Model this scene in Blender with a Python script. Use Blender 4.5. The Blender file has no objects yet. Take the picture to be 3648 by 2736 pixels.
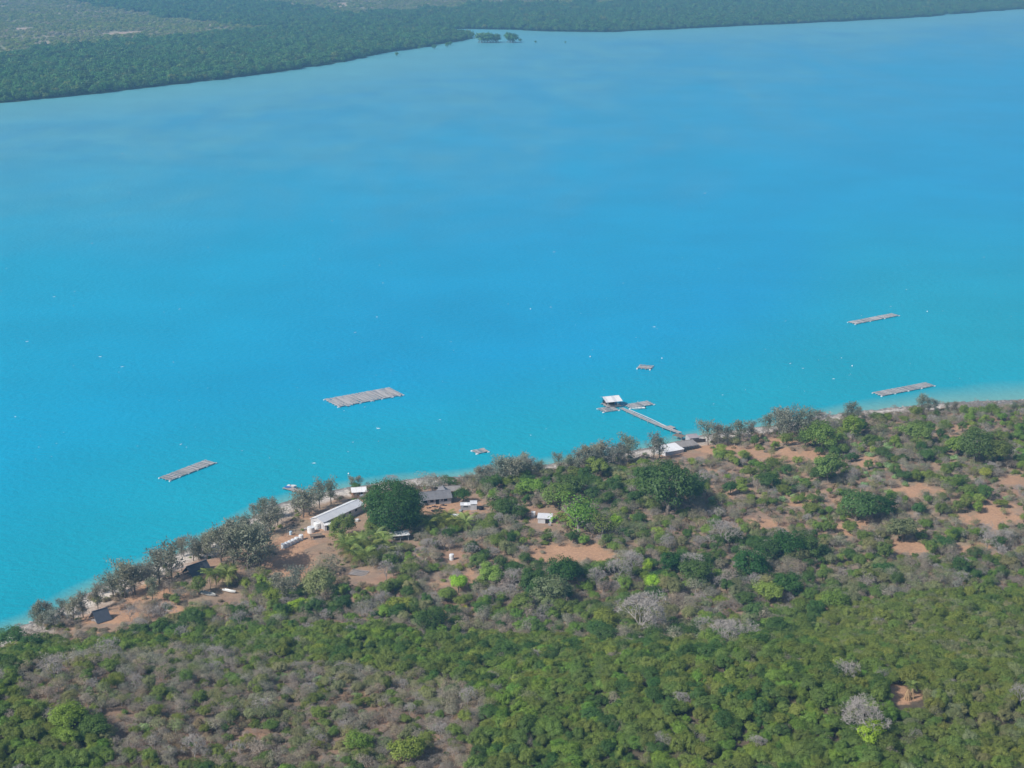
import bpy, math, random
import numpy as np
from mathutils import Vector, Matrix

R = math.radians
SC = bpy.context.scene
COL = SC.collection

# ------------------------------------------------------------------ camera
IW, IH = 3648.0, 2736.0            # photograph size: places are read off it in these pixels
FPX, YH, CAMH = 5600.0, -300.0, 195.0
PITCH = math.atan((IH / 2 - YH) / FPX)
cam_d = bpy.data.cameras.new('camera')
cam_d.sensor_width = 36.0
cam_d.lens = 18.0 / (IW / 2 / FPX)
cam_d.clip_start = 1.0
cam_d.clip_end = 30000.0
cam = bpy.data.objects.new('camera', cam_d)
COL.objects.link(cam)
cam.location = (0, 0, CAMH)
cam.rotation_euler = (math.pi / 2 - PITCH, 0, 0)
SC.camera = cam

# ------------------------------------------------------------------ sky, sun, exposure
SUN_EL, SUN_AZ = R(42), R(211)     # azimuth of the sun's position, counted from +X towards +Y
world = bpy.data.worlds.new('World')
SC.world = world
world.use_nodes = True
wn = world.node_tree
bg = wn.nodes['Background']
sky = wn.nodes.new('ShaderNodeTexSky')
sky.sky_type = 'NISHITA'
sky.sun_disc = False
sky.sun_elevation = SUN_EL
sky.sun_rotation = math.pi / 2 - SUN_AZ
sky.air_density = 1.0
sky.dust_density = 1.5
wn.links.new(sky.outputs[0], bg.inputs[0])
bg.inputs[1].default_value = 0.10
sun_d = bpy.data.lights.new('sun', 'SUN')
sun_d.energy = 4.0
sun_d.angle = R(0.53)
sun_d.color = (1.0, 0.95, 0.88)
sun = bpy.data.objects.new('sun', sun_d)
COL.objects.link(sun)
sdir = Vector((math.cos(SUN_EL) * math.cos(SUN_AZ), math.cos(SUN_EL) * math.sin(SUN_AZ), math.sin(SUN_EL)))
sun.rotation_euler = (-sdir).to_track_quat('-Z', 'Y').to_euler()
sun.location = sdir * 500
SC.view_settings.view_transform = 'Standard'
SC.view_settings.look = 'None'
SC.view_settings.exposure = 0.2
SC.view_settings.gamma = 1.0
SC.view_settings.use_curve_mapping = False
SC.render.engine = 'CYCLES'
SC.cycles.use_denoising = True
SC.cycles.max_bounces = 6
SC.cycles.diffuse_bounces = 3
SC.cycles.glossy_bounces = 2
SC.cycles.transmission_bounces = 2
SC.cycles.transparent_max_bounces = 4
SC.cycles.volume_bounces = 0
HAZE_DENSITY = 0.00019

rng = np.random.default_rng(7)
random.seed(7)

# ------------------------------------------------------------------ reading places off the picture
CP, SP = math.cos(PITCH), math.sin(PITCH)


def ray(u, v):
    x, y = u - IW / 2, -(v - IH / 2)
    return np.array([x, y * SP + FPX * CP, y * CP - FPX * SP])


def at(u, v, z=0.0):
    """point of the plane at height z that photo pixel (u, v) looks at"""
    d = ray(u, v)
    t = (CAMH - z) / -d[2]
    return np.array([d[0] * t, d[1] * t, z])


def project(x, y, z):
    zc = y * CP + (CAMH - z) * SP
    yc = y * SP - (CAMH - z) * CP
    return IW / 2 + FPX * x / zc, IH / 2 - FPX * yc / zc, zc


K = IW / 2212.0                    # most lists below were read off a 2212 px wide view


def mpp(p):
    """metres per photo pixel at p"""
    return (p[1] * CP + (CAMH - p[2]) * SP) / FPX


# ------------------------------------------------------------------ coast lines and terrain
near_px = [(-260, 1475), (-100, 1405), (0, 1366), (60, 1347), (150, 1300), (230, 1258), (300, 1228), (400, 1188), (500, 1140),
           (590, 1092), (650, 1072), (760, 1050), (900, 1033), (1000, 1028), (1100, 1012), (1200, 1000), (1300, 984),
           (1400, 966), (1450, 955), (1520, 938), (1650, 920), (1750, 902), (1850, 888), (1950, 878), (2060, 868),
           (2212, 862), (2400, 852), (2700, 840)]
NEAR = np.array([at(u * K, v * K)[:2] for u, v in near_px])
NEAR = np.vstack([[NEAR[0, 0] - 260, NEAR[0, 1] - 190], NEAR, [NEAR[-1, 0] + 2500, NEAR[-1, 1] + 120]])
far_px = [(-700, 262), (-300, 242), (-100, 232), (0, 223), (200, 203), (400, 181), (600, 156), (760, 131), (830, 114), (900, 104), (1000, 88),
          (1017, 79), (985, 73), (935, 66), (955, 62), (1093, 64), (1165, 67.5), (1300, 70), (1450, 63), (1600, 56),
          (1800, 47), (1960, 39), (2030, 34), (2044, 28), (2060, 31), (2150, 24), (2212, 19), (2400, 8), (2800, -8)]
FAR = np.array([at(u * K, v * K)[:2] for u, v in far_px])
_f = []
for _a, _b in zip(FAR[:-1], FAR[1:]):      # ragged mangrove edge
    _n = max(1, int(np.linalg.norm(_b - _a) / 22))
    for _k in range(_n):
        _f.append(_a + (_b - _a) * _k / _n + np.random.default_rng(len(_f) + 900).normal(0, 3.2, 2))
FAR = np.array(_f + [FAR[-1]])
FARPOLY = np.vstack([[-9000, FAR[0, 1] - 300], FAR, [9000, FAR[-1, 1] + 900], [9000, 14000], [-9000, 14000]])


def seg_dist(px, py, poly):
    best = np.full(px.shape, 1e9)
    for (ax, ay), (bx, by) in zip(poly[:-1], poly[1:]):
        dx, dy = bx - ax, by - ay
        t = np.clip(((px - ax) * dx + (py - ay) * dy) / (dx * dx + dy * dy), 0, 1)
        best = np.minimum(best, np.hypot(px - ax - t * dx, py - ay - t * dy))
    return best


def in_poly(px, py, poly):
    px, py = np.asarray(px, float), np.asarray(py, float)
    inside = np.zeros(px.shape, bool)
    n = len(poly)
    for i in range(n):
        ax, ay = poly[i]
        bx, by = poly[(i + 1) % n]
        if ay == by:
            continue
        c = ((ay > py) != (by > py)) & (px < (bx - ax) * (py - ay) / (by - ay) + ax)
        inside ^= c
    return inside


def wob(x, y, s, seed):
    """cheap smooth noise, about -1..1"""
    r = np.random.default_rng(seed)
    out = 0
    for k in range(5):
        a, p = r.uniform(0, 6.28), r.uniform(0, 6.28)
        f = r.uniform(.6, 1.6) / s
        out = out + np.sin((x * math.cos(a) + y * math.sin(a)) * f * 6.28 + p)
    return out / 3.0


def inland(x, y):
    """metres inland from the near shore, negative on the water"""
    x, y = np.asarray(x, float), np.asarray(y, float)
    d = seg_dist(x, y, NEAR) + 0.9 * wob(x, y, 14, 3) + .5 * wob(x, y, 5, 4)
    return np.where(y < np.interp(x, NEAR[:, 0], NEAR[:, 1]), d, -d)


def sstep(a, b, x):
    t = np.clip((x - a) / (b - a), 0, 1)
    return t * t * (3 - 2 * t)


BUMPS = [(60, 318, 46, 9), (-105, 318, 34, 8), (120, 395, 30, 4), (20, 470, 60, 2.5), (150, 520, 60, 4), (-40, 380, 35, 2.5)]


def height(x, y):
    x, y = np.asarray(x, float), np.asarray(y, float)
    d = inland(x, y)
    h = np.where(d < 0, np.maximum(d * .12, -2.5), 1.3 * sstep(0, 9, d) + 1.9 * sstep(8, 26, d) + .016 * np.maximum(d - 26, 0))
    land = sstep(6, 40, d)
    hill = 24 * sstep(418, 285, y) + .09 * np.maximum(285 - y, 0)
    for bx, by, br, bh in BUMPS:
        hill = hill + bh * np.exp(-((x - bx) ** 2 + (y - by) ** 2) / (br * br))
    h = h + land * (hill + .5 * wob(x, y, 45, 9) + .18 * wob(x, y, 13, 10))
    return h


def ground(u, v):
    """point of the near land that photo pixel (u, v) looks at"""
    z = 2.0
    for i in range(14):
        p = at(u, v, z)
        z = .4 * z + .6 * float(height(p[0], p[1]))
    p = at(u, v, z)
    return np.array([p[0], p[1], float(height(p[0], p[1]))])


def g2(u, v):
    return ground(u * K, v * K)


# ------------------------------------------------------------------ nodes and materials
def nn(nt, typ, **kw):
    n = nt.nodes.new(typ)
    for k, v in kw.items():
        setattr(n, k, v)
    return n


def new_mat(name):
    m = bpy.data.materials.new(name)
    m.use_nodes = True
    nt = m.node_tree
    nt.nodes.clear()
    out = nn(nt, 'ShaderNodeOutputMaterial')
    return m, nt, out


def mixrgb(nt, a, b, f, mode='MIX'):
    n = nn(nt, 'ShaderNodeMix', data_type='RGBA', blend_type=mode)
    for sock, val in ((n.inputs[0], f), (n.inputs[6], a), (n.inputs[7], b)):
        if hasattr(val, 'is_output'):
            nt.links.new(val, sock)
        elif isinstance(val, (tuple, list)):
            sock.default_value = (*val[:3], 1)
        else:
            sock.default_value = val
    return n.outputs[2]


def noise(nt, vec, scale, detail=4, rough=.6):
    n = nn(nt, 'ShaderNodeTexNoise')
    n.inputs['Scale'].default_value = scale
    n.inputs['Detail'].default_value = detail
    n.inputs['Roughness'].default_value = rough
    if vec is not None:
        nt.links.new(vec, n.inputs['Vector'])
    return n.outputs['Fac']


def ramp(nt, fac, a, b):
    n = nn(nt, 'ShaderNodeMapRange')
    n.inputs[1].default_value = a
    n.inputs[2].default_value = b
    nt.links.new(fac, n.inputs[0])
    return n.outputs[0]


def smooth(nt, fac, a, b):
    n = nn(nt, 'ShaderNodeMapRange', interpolation_type='SMOOTHSTEP')
    n.inputs[1].default_value = a
    n.inputs[2].default_value = b
    nt.links.new(fac, n.inputs[0])
    return n.outputs[0]


def attr(nt, name, kind='GEOMETRY'):
    return nn(nt, 'ShaderNodeAttribute', attribute_name=name, attribute_type=kind)


def plain(name, col, rough=.75, var=.25, scale=1.5, spec=.3, dark=None, metal=0.0):
    """weathered surface: colour broken up by two noises"""
    m, nt, out = new_mat(name)
    b = nn(nt, 'ShaderNodeBsdfPrincipled')
    tc = nn(nt, 'ShaderNodeTexCoord')
    dk = dark or tuple(c * .55 for c in col)
    f1 = ramp(nt, noise(nt, tc.outputs['Object'], scale, 5, .65), .35, .75)
    n2 = nn(nt, 'ShaderNodeMath', operation='MULTIPLY')
    nt.links.new(f1, n2.inputs[0])
    n2.inputs[1].default_value = min(1.0, var * 2)
    oi = nn(nt, 'ShaderNodeObjectInfo')
    r2 = ramp(nt, oi.outputs['Random'], -0.0, 1.0)
    n3 = nn(nt, 'ShaderNodeMath', operation='MULTIPLY')
    nt.links.new(r2, n3.inputs[0])
    n3.inputs[1].default_value = var * .6
    c = mixrgb(nt, mixrgb(nt, col, dk, n2.outputs[0]), dk, n3.outputs[0])
    nt.links.new(c, b.inputs['Base Color'])
    b.inputs['Roughness'].default_value = rough
    b.inputs['Specular IOR Level'].default_value = spec
    b.inputs['Metallic'].default_value = metal
    nt.links.new(b.outputs[0], out.inputs[0])
    return m


def leaf_material(name, back=.36):
    """leaves: tint comes with each plant, varied leaf by leaf and plant by plant"""
    m, nt, out = new_mat(name)
    a = attr(nt, 'tint', 'INSTANCER')
    tc = nn(nt, 'ShaderNodeTexCoord')
    oi = nn(nt, 'ShaderNodeObjectInfo')
    hs = nn(nt, 'ShaderNodeHueSaturation')
    hs.inputs['Saturation'].default_value = 1.0
    nt.links.new(a.outputs['Color'], hs.inputs['Color'])
    nt.links.new(ramp(nt, noise(nt, tc.outputs['Object'], 3.2, 3, .7), .25, .75), hs.inputs['Fac'])
    h = nn(nt, 'ShaderNodeMapRange')
    nt.links.new(oi.outputs['Random'], h.inputs[0])
    h.inputs[3].default_value, h.inputs[4].default_value = .485, .512
    nt.links.new(h.outputs[0], hs.inputs['Hue'])
    v = nn(nt, 'ShaderNodeMapRange')
    nt.links.new(noise(nt, tc.outputs['Object'], 3.4, 5, .8), v.inputs[0])
    v.inputs[1].default_value, v.inputs[2].default_value = .3, .72
    v.inputs[3].default_value, v.inputs[4].default_value = .62, 1.4
    hs.inputs['Fac'].default_value = 1
    for l in list(hs.inputs['Fac'].links):
        nt.links.remove(l)
    nt.links.new(v.outputs[0], hs.inputs['Value'])
    d = nn(nt, 'ShaderNodeBsdfDiffuse')
    t = nn(nt, 'ShaderNodeBsdfTranslucent')
    mx = nn(nt, 'ShaderNodeMixShader')
    mx.inputs[0].default_value = back
    nt.links.new(hs.outputs[0], d.inputs[0])
    nt.links.new(hs.outputs[0], t.inputs[0])
    nt.links.new(d.outputs[0], mx.inputs[1])
    nt.links.new(t.outputs[0], mx.inputs[2])
    g = nn(nt, 'ShaderNodeBsdfGlossy')
    g.inputs['Roughness'].default_value = .45
    g.inputs[0].default_value = (.9, .95, 1, 1)
    m2 = nn(nt, 'ShaderNodeMixShader')
    m2.inputs[0].default_value = .012
    nt.links.new(mx.outputs[0], m2.inputs[1])
    nt.links.new(g.outputs[0], m2.inputs[2])
    nt.links.new(m2.outputs[0], out.inputs[0])
    return m


M = {}
M['leaf'] = leaf_material('leaf')
M['bark'] = plain('bark', (.20, .165, .135), .9, .4, 2)
M['pale_bark'] = plain('pale_bark', (.44, .405, .375), .9, .4, 2, dark=(.25, .225, .205))
M['twig'] = plain('twig', (.40, .345, .285), .9, .4, 2)
M['palm_bark'] = plain('palm_bark', (.33, .29, .24), .9, .3, 3)
M['bamboo'] = plain('bamboo', (.49, .49, .50), .7, .4, .8, dark=(.32, .30, .29))
M['bamboo_dark'] = plain('bamboo_dark', (.36, .36, .37), .8, .4, .8, dark=(.22, .21, .21))
M['plank'] = plain('plank', (.50, .47, .46), .8, .45, .9, dark=(.20, .17, .15))
M['dark_wood'] = plain('dark_wood', (.075, .06, .055), .8, .4, 1)
M['wood'] = plain('wood', (.27, .21, .16), .8, .4, 1)
M['white_sheet'] = plain('white_sheet', (.86, .86, .86), .45, .2, .7, .5, dark=(.62, .55, .49))
M['grey_sheet'] = plain('grey_sheet', (.66, .67, .69), .5, .25, .8, .5, dark=(.48, .47, .48))
M['thatch_grey'] = plain('thatch_grey', (.31, .29, .28), .9, .35, 1.2, dark=(.19, .17, .16))
M['roof_grey'] = plain('roof_grey', (.23, .23, .245), .8, .35, 1.0, dark=(.13, .125, .13))
M['roof_pink'] = plain('roof_pink', (.40, .36, .38), .75, .3, 1.0)
M['slate'] = plain('slate', (.085, .098, .125), .6, .3, 1.0, .4)
M['blue_sheet'] = plain('blue_sheet', (.10, .20, .27), .5, .4, .8, .4)
M['white_wall'] = plain('white_wall', (.62, .62, .63), .85, .3, .9, dark=(.36, .35, .35))
M['grey_wall'] = plain('grey_wall', (.44, .44, .46), .85, .35, .9, dark=(.25, .25, .26))
M['plastic'] = plain('plastic', (.80, .81, .81), .4, .1, 1.2, .5, dark=(.55, .56, .56))
M['hull'] = plain('hull', (.78, .80, .79), .35, .15, 1.2, .5, dark=(.45, .47, .46))
M['hull_worn'] = plain('hull_worn', (.70, .71, .70), .6, .5, 2.2, dark=(.25, .26, .24))
M['void'] = plain('void', (.022, .022, .025), .9, .2, 1)
M['blue'] = plain('blue', (.05, .22, .55), .6, .2, 1)
M['pale_blue'] = plain('pale_blue', (.50, .66, .78), .5, .15, 1)
M['grey_metal'] = plain('grey_metal', (.38, .40, .42), .5, .3, 1.5, .5)
M['orange_brown'] = plain('orange_brown', (.30, .15, .09), .8, .3, 1)
M['weed'] = plain('weed', (.05, .04, .045), .9, .3, 2)
M['foam'] = plain('foam', (.80, .84, .86), .8, .05, 1)
M['rock'] = plain('rock', (.52, .49, .46), .9, .5, .8, dark=(.16, .15, .15))
M['tan_wood'] = plain('tan_wood', (.52, .36, .20), .85, .35, 2)
M['engine'] = plain('engine', (.03, .03, .035), .4, .1, 1)


def land_material():
    m, nt, out = new_mat('land')
    b = nn(nt, 'ShaderNodeBsdfPrincipled')
    geo = nn(nt, 'ShaderNodeNewGeometry')
    pos = geo.outputs['Position']
    big = noise(nt, pos, .035, 5, .6)
    mid = noise(nt, pos, .22, 6, .7)
    fine = noise(nt, pos, 1.1, 5, .75)
    litter = mixrgb(nt, (.355, .260, .190), (.225, .175, .132), ramp(nt, mid, .38, .66))
    earth = mixrgb(nt, (.43, .275, .185), (.31, .185, .125), ramp(nt, mid, .35, .68))
    grass = mixrgb(nt, (.400, .295, .205), (.25, .195, .125), ramp(nt, fine, .35, .7))
    base = mixrgb(nt, litter, grass, ramp(nt, big, .42, .58))
    base = mixrgb(nt, base, earth, ramp(nt, noise(nt, pos, .05, 7, .72), .42, .62))
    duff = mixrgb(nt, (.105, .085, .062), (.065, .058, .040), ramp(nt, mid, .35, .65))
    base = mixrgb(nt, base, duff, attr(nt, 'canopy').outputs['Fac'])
    cl = attr(nt, 'clearing').outputs['Fac']
    add = nn(nt, 'ShaderNodeMath', operation='ADD')
    nt.links.new(cl, add.inputs[0])
    ml = nn(nt, 'ShaderNodeMath', operation='MULTIPLY_ADD')
    nt.links.new(mid, ml.inputs[0])
    ml.inputs[1].default_value, ml.inputs[2].default_value = 1.5, -.80
    nt.links.new(ml.outputs[0], add.inputs[1])
    sand = mixrgb(nt, (.54, .325, .195), (.36, .215, .138), ramp(nt, fine, .35, .7))
    base = mixrgb(nt, base, sand, ramp(nt, add.outputs[0], .35, .65))
    sh = attr(nt, 'inland').outputs['Fac']
    s2 = nn(nt, 'ShaderNodeMath', operation='MULTIPLY_ADD')
    nt.links.new(mid, s2.inputs[0])
    s2.inputs[1].default_value, s2.inputs[2].default_value = 13, -6.5
    s3 = nn(nt, 'ShaderNodeMath', operation='ADD')
    nt.links.new(sh, s3.inputs[0])
    nt.links.new(s2.outputs[0], s3.inputs[1])
    beach = mixrgb(nt, (.70, .63, .55), (.40, .35, .31), ramp(nt, fine, .42, .62))
    base = mixrgb(nt, beach, base, ramp(nt, s3.outputs[0], 9, 16))
    wet = mixrgb(nt, (.16, .15, .14), (.30, .27, .24), ramp(nt, fine, .4, .65))
    base = mixrgb(nt, wet, base, ramp(nt, s3.outputs[0], 1.0, 5.0))
    val = nn(nt, 'ShaderNodeHueSaturation')
    mr = nn(nt, 'ShaderNodeMapRange')
    nt.links.new(noise(nt, pos, 3.5, 4, .8), mr.inputs[0])
    mr.inputs[1].default_value, mr.inputs[2].default_value = .3, .7
    mr.inputs[3].default_value, mr.inputs[4].default_value = .72, 1.25
    nt.links.new(mr.outputs[0], val.inputs['Value'])
    nt.links.new(base, val.inputs['Color'])
    nt.links.new(val.outputs[0], b.inputs['Base Color'])
    b.inputs['Roughness'].default_value = .95
    b.inputs['Specular IOR Level'].default_value = .1
    bp = nn(nt, 'ShaderNodeBump')
    bp.inputs['Distance'].default_value = .35
    bp.inputs['Strength'].default_value = .7
    nt.links.new(noise(nt, pos, .9, 6, .75), bp.inputs['Height'])
    nt.links.new(bp.outputs[0], b.inputs['Normal'])
    nt.links.new(b.outputs[0], out.inputs[0])
    return m


def far_material():
    m, nt, out = new_mat('far_land')
    b = nn(nt, 'ShaderNodeBsdfPrincipled')
    geo = nn(nt, 'ShaderNodeNewGeometry')
    pos = geo.outputs['Position']
    dry = mixrgb(nt, (.38, .33, .23), (.26, .28, .15), ramp(nt, noise(nt, pos, .012, 6, .7), .4, .6))
    dry = mixrgb(nt, dry, (.42, .32, .24), ramp(nt, noise(nt, pos, .006, 5, .7), .58, .70))
    wood = mixrgb(nt, (.035, .06, .028), (.055, .085, .03), noise(nt, pos, .02, 5, .7))
    c = mixrgb(nt, wood, dry, attr(nt, 'dry').outputs['Fac'])
    c = mixrgb(nt, c, (.50, .38, .29), attr(nt, 'sand').outputs['Fac'])
    nt.links.new(c, b.inputs['Base Color'])
    b.inputs['Roughness'].default_value = .95
    b.inputs['Specular IOR Level'].default_value = .05
    nt.links.new(b.outputs[0], out.inputs[0])
    return m


def water_material():
    m, nt, out = new_mat('water')
    b = nn(nt, 'ShaderNodeBsdfPrincipled')
    geo = nn(nt, 'ShaderNodeNewGeometry')
    pos = geo.outputs['Position']
    mp = nn(nt, 'ShaderNodeMapping')
    mp.inputs['Rotation'].default_value = (0, 0, R(28))
    mp.inputs['Scale'].default_value = (.0042, .0017, 1)
    nt.links.new(pos, mp.inputs[0])
    streak = nn(nt, 'ShaderNodeTexNoise')
    streak.inputs['Scale'].default_value = 1.0
    streak.inputs['Detail'].default_value = 9
    streak.inputs['Roughness'].default_value = .62
    streak.inputs['Distortion'].default_value = 1.6
    nt.links.new(mp.outputs[0], streak.inputs['Vector'])
    st = streak.outputs['Fac']
    dn = attr(nt, 'dnear').outputs['Fac']
    df = attr(nt, 'dfar').outputs['Fac']
    west = attr(nt, 'west').outputs['Fac']
    # depth of the channel: bed tint by distance from either shore
    deep = mixrgb(nt, (.0003, .300, .545), (.0003, .328, .548), ramp(nt, st, .3, .7))
    deep = mixrgb(nt, deep, (.0005, .375, .515), west)
    sh = nn(nt, 'ShaderNodeMath', operation='MULTIPLY_ADD')
    nt.links.new(st, sh.inputs[0])
    sh.inputs[1].default_value, sh.inputs[2].default_value = 40, -20
    sa = nn(nt, 'ShaderNodeMath', operation='ADD')
    nt.links.new(dn, sa.inputs[0])
    nt.links.new(sh.outputs[0], sa.inputs[1])
    shore = mixrgb(nt, (.17, .40, .37), (.006, .345, .450), ramp(nt, dn, 0, 8))
    c = mixrgb(nt, shore, deep, smooth(nt, sa.outputs[0], 5, 150))
    fine = noise(nt, mp.outputs[0], 6.0, 8, .7)
    mx_ = nn(nt, 'ShaderNodeMath', operation='MULTIPLY_ADD')
    nt.links.new(fine, mx_.inputs[0])
    mx_.inputs[1].default_value = .75
    hf = nn(nt, 'ShaderNodeMath', operation='MULTIPLY_ADD')
    nt.links.new(st, hf.inputs[0])
    hf.inputs[1].default_value, hf.inputs[2].default_value = .7, -.22
    nt.links.new(hf.outputs[0], mx_.inputs[2])
    mixn = mx_.outputs[0]
    flat_ = mixrgb(nt, (.085, .360, .470), (.048, .305, .480), ramp(nt, mixn, .36, .64))
    flat_ = mixrgb(nt, (.13, .40, .45), flat_, ramp(nt, df, 5, 260))
    fh = nn(nt, 'ShaderNodeMath', operation='MULTIPLY_ADD')
    nt.links.new(st, fh.inputs[0])
    fh.inputs[1].default_value, fh.inputs[2].default_value = 900, -450
    fa = nn(nt, 'ShaderNodeMath', operation='ADD')
    nt.links.new(df, fa.inputs[0])
    nt.links.new(fh.outputs[0], fa.inputs[1])
    c = mixrgb(nt, flat_, c, smooth(nt, fa.outputs[0], 150, 1000))
    patch = noise(nt, pos, .011, 9, .68)
    vv = nn(nt, 'ShaderNodeHueSaturation')
    vm = nn(nt, 'ShaderNodeMapRange')
    nt.links.new(patch, vm.inputs[0])
    vm.inputs[1].default_value, vm.inputs[2].default_value = .3, .7
    vm.inputs[3].default_value, vm.inputs[4].default_value = .92, 1.08
    nt.links.new(vm.outputs[0], vv.inputs['Value'])
    nt.links.new(c, vv.inputs['Color'])
    nt.links.new(vv.outputs[0], b.inputs['Base Color'])
    b.inputs['Roughness'].default_value = .32
    b.inputs['IOR'].default_value = 1.33
    b.inputs['Specular IOR Level'].default_value = .09
    n1 = noise(nt, pos, .35, 4, .6)
    mp2 = nn(nt, 'ShaderNodeMapping')
    mp2.inputs['Rotation'].default_value = (0, 0, R(20))
    mp2.inputs['Scale'].default_value = (.22, .60, 1)
    nt.links.new(pos, mp2.inputs[0])
    n2 = noise(nt, mp2.outputs[0], 1.0, 5, .65)
    ad = nn(nt, 'ShaderNodeMath', operation='ADD')
    nt.links.new(n1, ad.inputs[0])
    nt.links.new(n2, ad.inputs[1])
    bp = nn(nt, 'ShaderNodeBump')
    bp.inputs['Distance'].default_value = .5
    bp.inputs['Strength'].default_value = .8
    nt.links.new(ad.outputs[0], bp.inputs['Height'])
    nt.links.new(bp.outputs[0], b.inputs['Normal'])
    nt.links.new(b.outputs[0], out.inputs[0])
    return m


M['land'], M['far_land'], M['water'] = land_material(), far_material(), water_material()


# ------------------------------------------------------------------ mesh helpers
class MB:
    def __init__(s):
        s.v, s.f = [], []

    def add(s, verts, faces):
        o = len(s.v)
        s.v += [tuple(map(float, p)) for p in verts]
        s.f += [tuple(i + o for i in f) for f in faces]
        return s

    def box(s, c, d, rz=0.0, taper=1.0):
        x, y, z = d[0] / 2, d[1] / 2, d[2] / 2
        cr, sr = math.cos(rz), math.sin(rz)
        vs = []
        for k in (-1, 1):
            t = 1.0 if k < 0 else taper
            for i, j in ((-1, -1), (1, -1), (1, 1), (-1, 1)):
                px, py = i * x * t, j * y * t
                vs.append((c[0] + px * cr - py * sr, c[1] + px * sr + py * cr, c[2] + k * z))
        return s.add(vs, [(3, 2, 1, 0), (4, 5, 6, 7), (0, 1, 5, 4), (1, 2, 6, 5), (2, 3, 7, 6), (3, 0, 4, 7)])

    def beam(s, a, b, w, h):
        a, b = Vector(a), Vector(b)
        d = (b - a).normalized()
        up = Vector((0, 0, 1)) if abs(d.z) < .95 else Vector((0, 1, 0))
        sx = d.cross(up).normalized() * (w / 2)
        sy = sx.cross(d).normalized() * (h / 2)
        vs = [p + i * sx + j * sy for p in (a, b) for i, j in ((-1, -1), (1, -1), (1, 1), (-1, 1))]
        return s.add(vs, [(0, 1, 2, 3), (7, 6, 5, 4), (0, 4, 5, 1), (1, 5, 6, 2), (2, 6, 7, 3), (3, 7, 4, 0)])

    def tube(s, a, b, r0, r1, n=6, cap=True):
        a, b = Vector(a), Vector(b)
        d = (b - a)
        if d.length < 1e-6:
            return s
        d.normalize()
        q = d.orthogonal().normalized()
        p = d.cross(q)
        vs = []
        for c, r in ((a, r0), (b, r1)):
            for i in range(n):
                t = 6.28318 * i / n
                vs.append(c + (q * math.cos(t) + p * math.sin(t)) * r)
        fs = [(i, (i + 1) % n, n + (i + 1) % n, n + i) for i in range(n)]
        if cap:
            fs += [tuple(range(n))[::-1], tuple(range(n, 2 * n))]
        return s.add(vs, fs)

    def lathe(s, prof, n=16, c=(0, 0, 0)):
        vs, fs = [], []
        for r, z in prof:
            for i in range(n):
                t = 6.28318 * i / n
                vs.append((c[0] + r * math.cos(t), c[1] + r * math.sin(t), c[2] + z))
        for k in range(len(prof) - 1):
            for i in range(n):
                j = (i + 1) % n
                fs.append((k * n + i, k * n + j, (k + 1) * n + j, (k + 1) * n + i))
        fs.append(tuple(range(n))[::-1])
        fs.append(tuple((len(prof) - 1) * n + i for i in range(n)))
        return s.add(vs, fs)

    def slab(s, quad, t):
        """a sheet of thickness t over four corners (top face given, counter-clockwise from above)"""
        q = [Vector(p) for p in quad]
        nrm = (q[1] - q[0]).cross(q[3] - q[0]).normalized()
        if nrm.z < 0:
            nrm.negate()
        lo = [p - nrm * t for p in q]
        return s.add(q + lo, [(0, 1, 2, 3), (7, 6, 5, 4), (0, 4, 5, 1), (1, 5, 6, 2), (2, 6, 7, 3), (3, 7, 4, 0)])

    def mesh(s, name, mat=None):
        me = bpy.data.meshes.new(name)
        me.from_pydata(s.v, [], s.f)
        if mat is not None:
            me.materials.append(mat)
        return me

    def build(s, name, mat, parent=None):
        return put(name, s.mesh(name, mat), parent)


def put(name, me, parent=None, loc=None, rz=0.0, scl=None):
    o = bpy.data.objects.new(name, me)
    COL.objects.link(o)
    if parent is not None:
        o.parent = parent
    if loc is not None:
        o.location = [float(c) for c in loc]
    if rz:
        o.rotation_euler = (0, 0, rz)
    if scl is not None:
        o.scale = scl
    return o


def tag(o, label=None, cat=None, group=None, kind=None):
    for k, v in (('label', label), ('category', cat), ('group', group), ('kind', kind)):
        if v:
            o[k] = v
    return o


def thing(name, label, cat, loc, rz=0.0, group=None):
    o = bpy.data.objects.new(name, None)
    COL.objects.link(o)
    o.location = [float(c) for c in loc]
    o.rotation_euler = (0, 0, rz)
    o.empty_display_size = .5
    return tag(o, label, cat, group)


def np_mesh(name, verts, faces, mat, attrs=None):
    """faces: (n,3) or (n,4) array"""
    me = bpy.data.meshes.new(name)
    verts = np.ascontiguousarray(verts, np.float32)
    faces = np.ascontiguousarray(faces, np.int32)
    n, k = faces.shape
    me.vertices.add(len(verts))
    me.vertices.foreach_set('co', verts.ravel())
    me.loops.add(n * k)
    me.loops.foreach_set('vertex_index', faces.ravel())
    me.polygons.add(n)
    me.polygons.foreach_set('loop_start', np.arange(0, n * k, k, dtype=np.int32))
    for nm, val in (attrs or {}).items():
        a = me.attributes.new(nm, 'FLOAT', 'POINT')
        a.data.foreach_set('value', np.ascontiguousarray(val, np.float32))
    me.update(calc_edges=True)
    if mat is not None:
        me.materials.append(mat)
    return me


def grid_mesh(name, xs, ys, zf, mat, attrf=None, keep=None):
    X, Y = np.meshgrid(xs, ys)
    Z = zf(X, Y)
    V = np.stack([X.ravel(), Y.ravel(), Z.ravel()], 1)
    nx = len(xs)
    i, j = np.meshgrid(np.arange(nx - 1), np.arange(len(ys) - 1))
    a = (j * nx + i).ravel()
    F = np.stack([a, a + 1, a + nx + 1, a + nx], 1)
    if keep is not None:
        kp = keep(X, Y).ravel()
        F = F[kp[F].any(1)]
    at_ = {k: v.ravel() for k, v in attrf(X, Y).items()} if attrf else None
    me = np_mesh(name, V, F, mat, at_)
    me.polygons.foreach_set('use_smooth', np.ones(len(F), bool))
    return me


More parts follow.
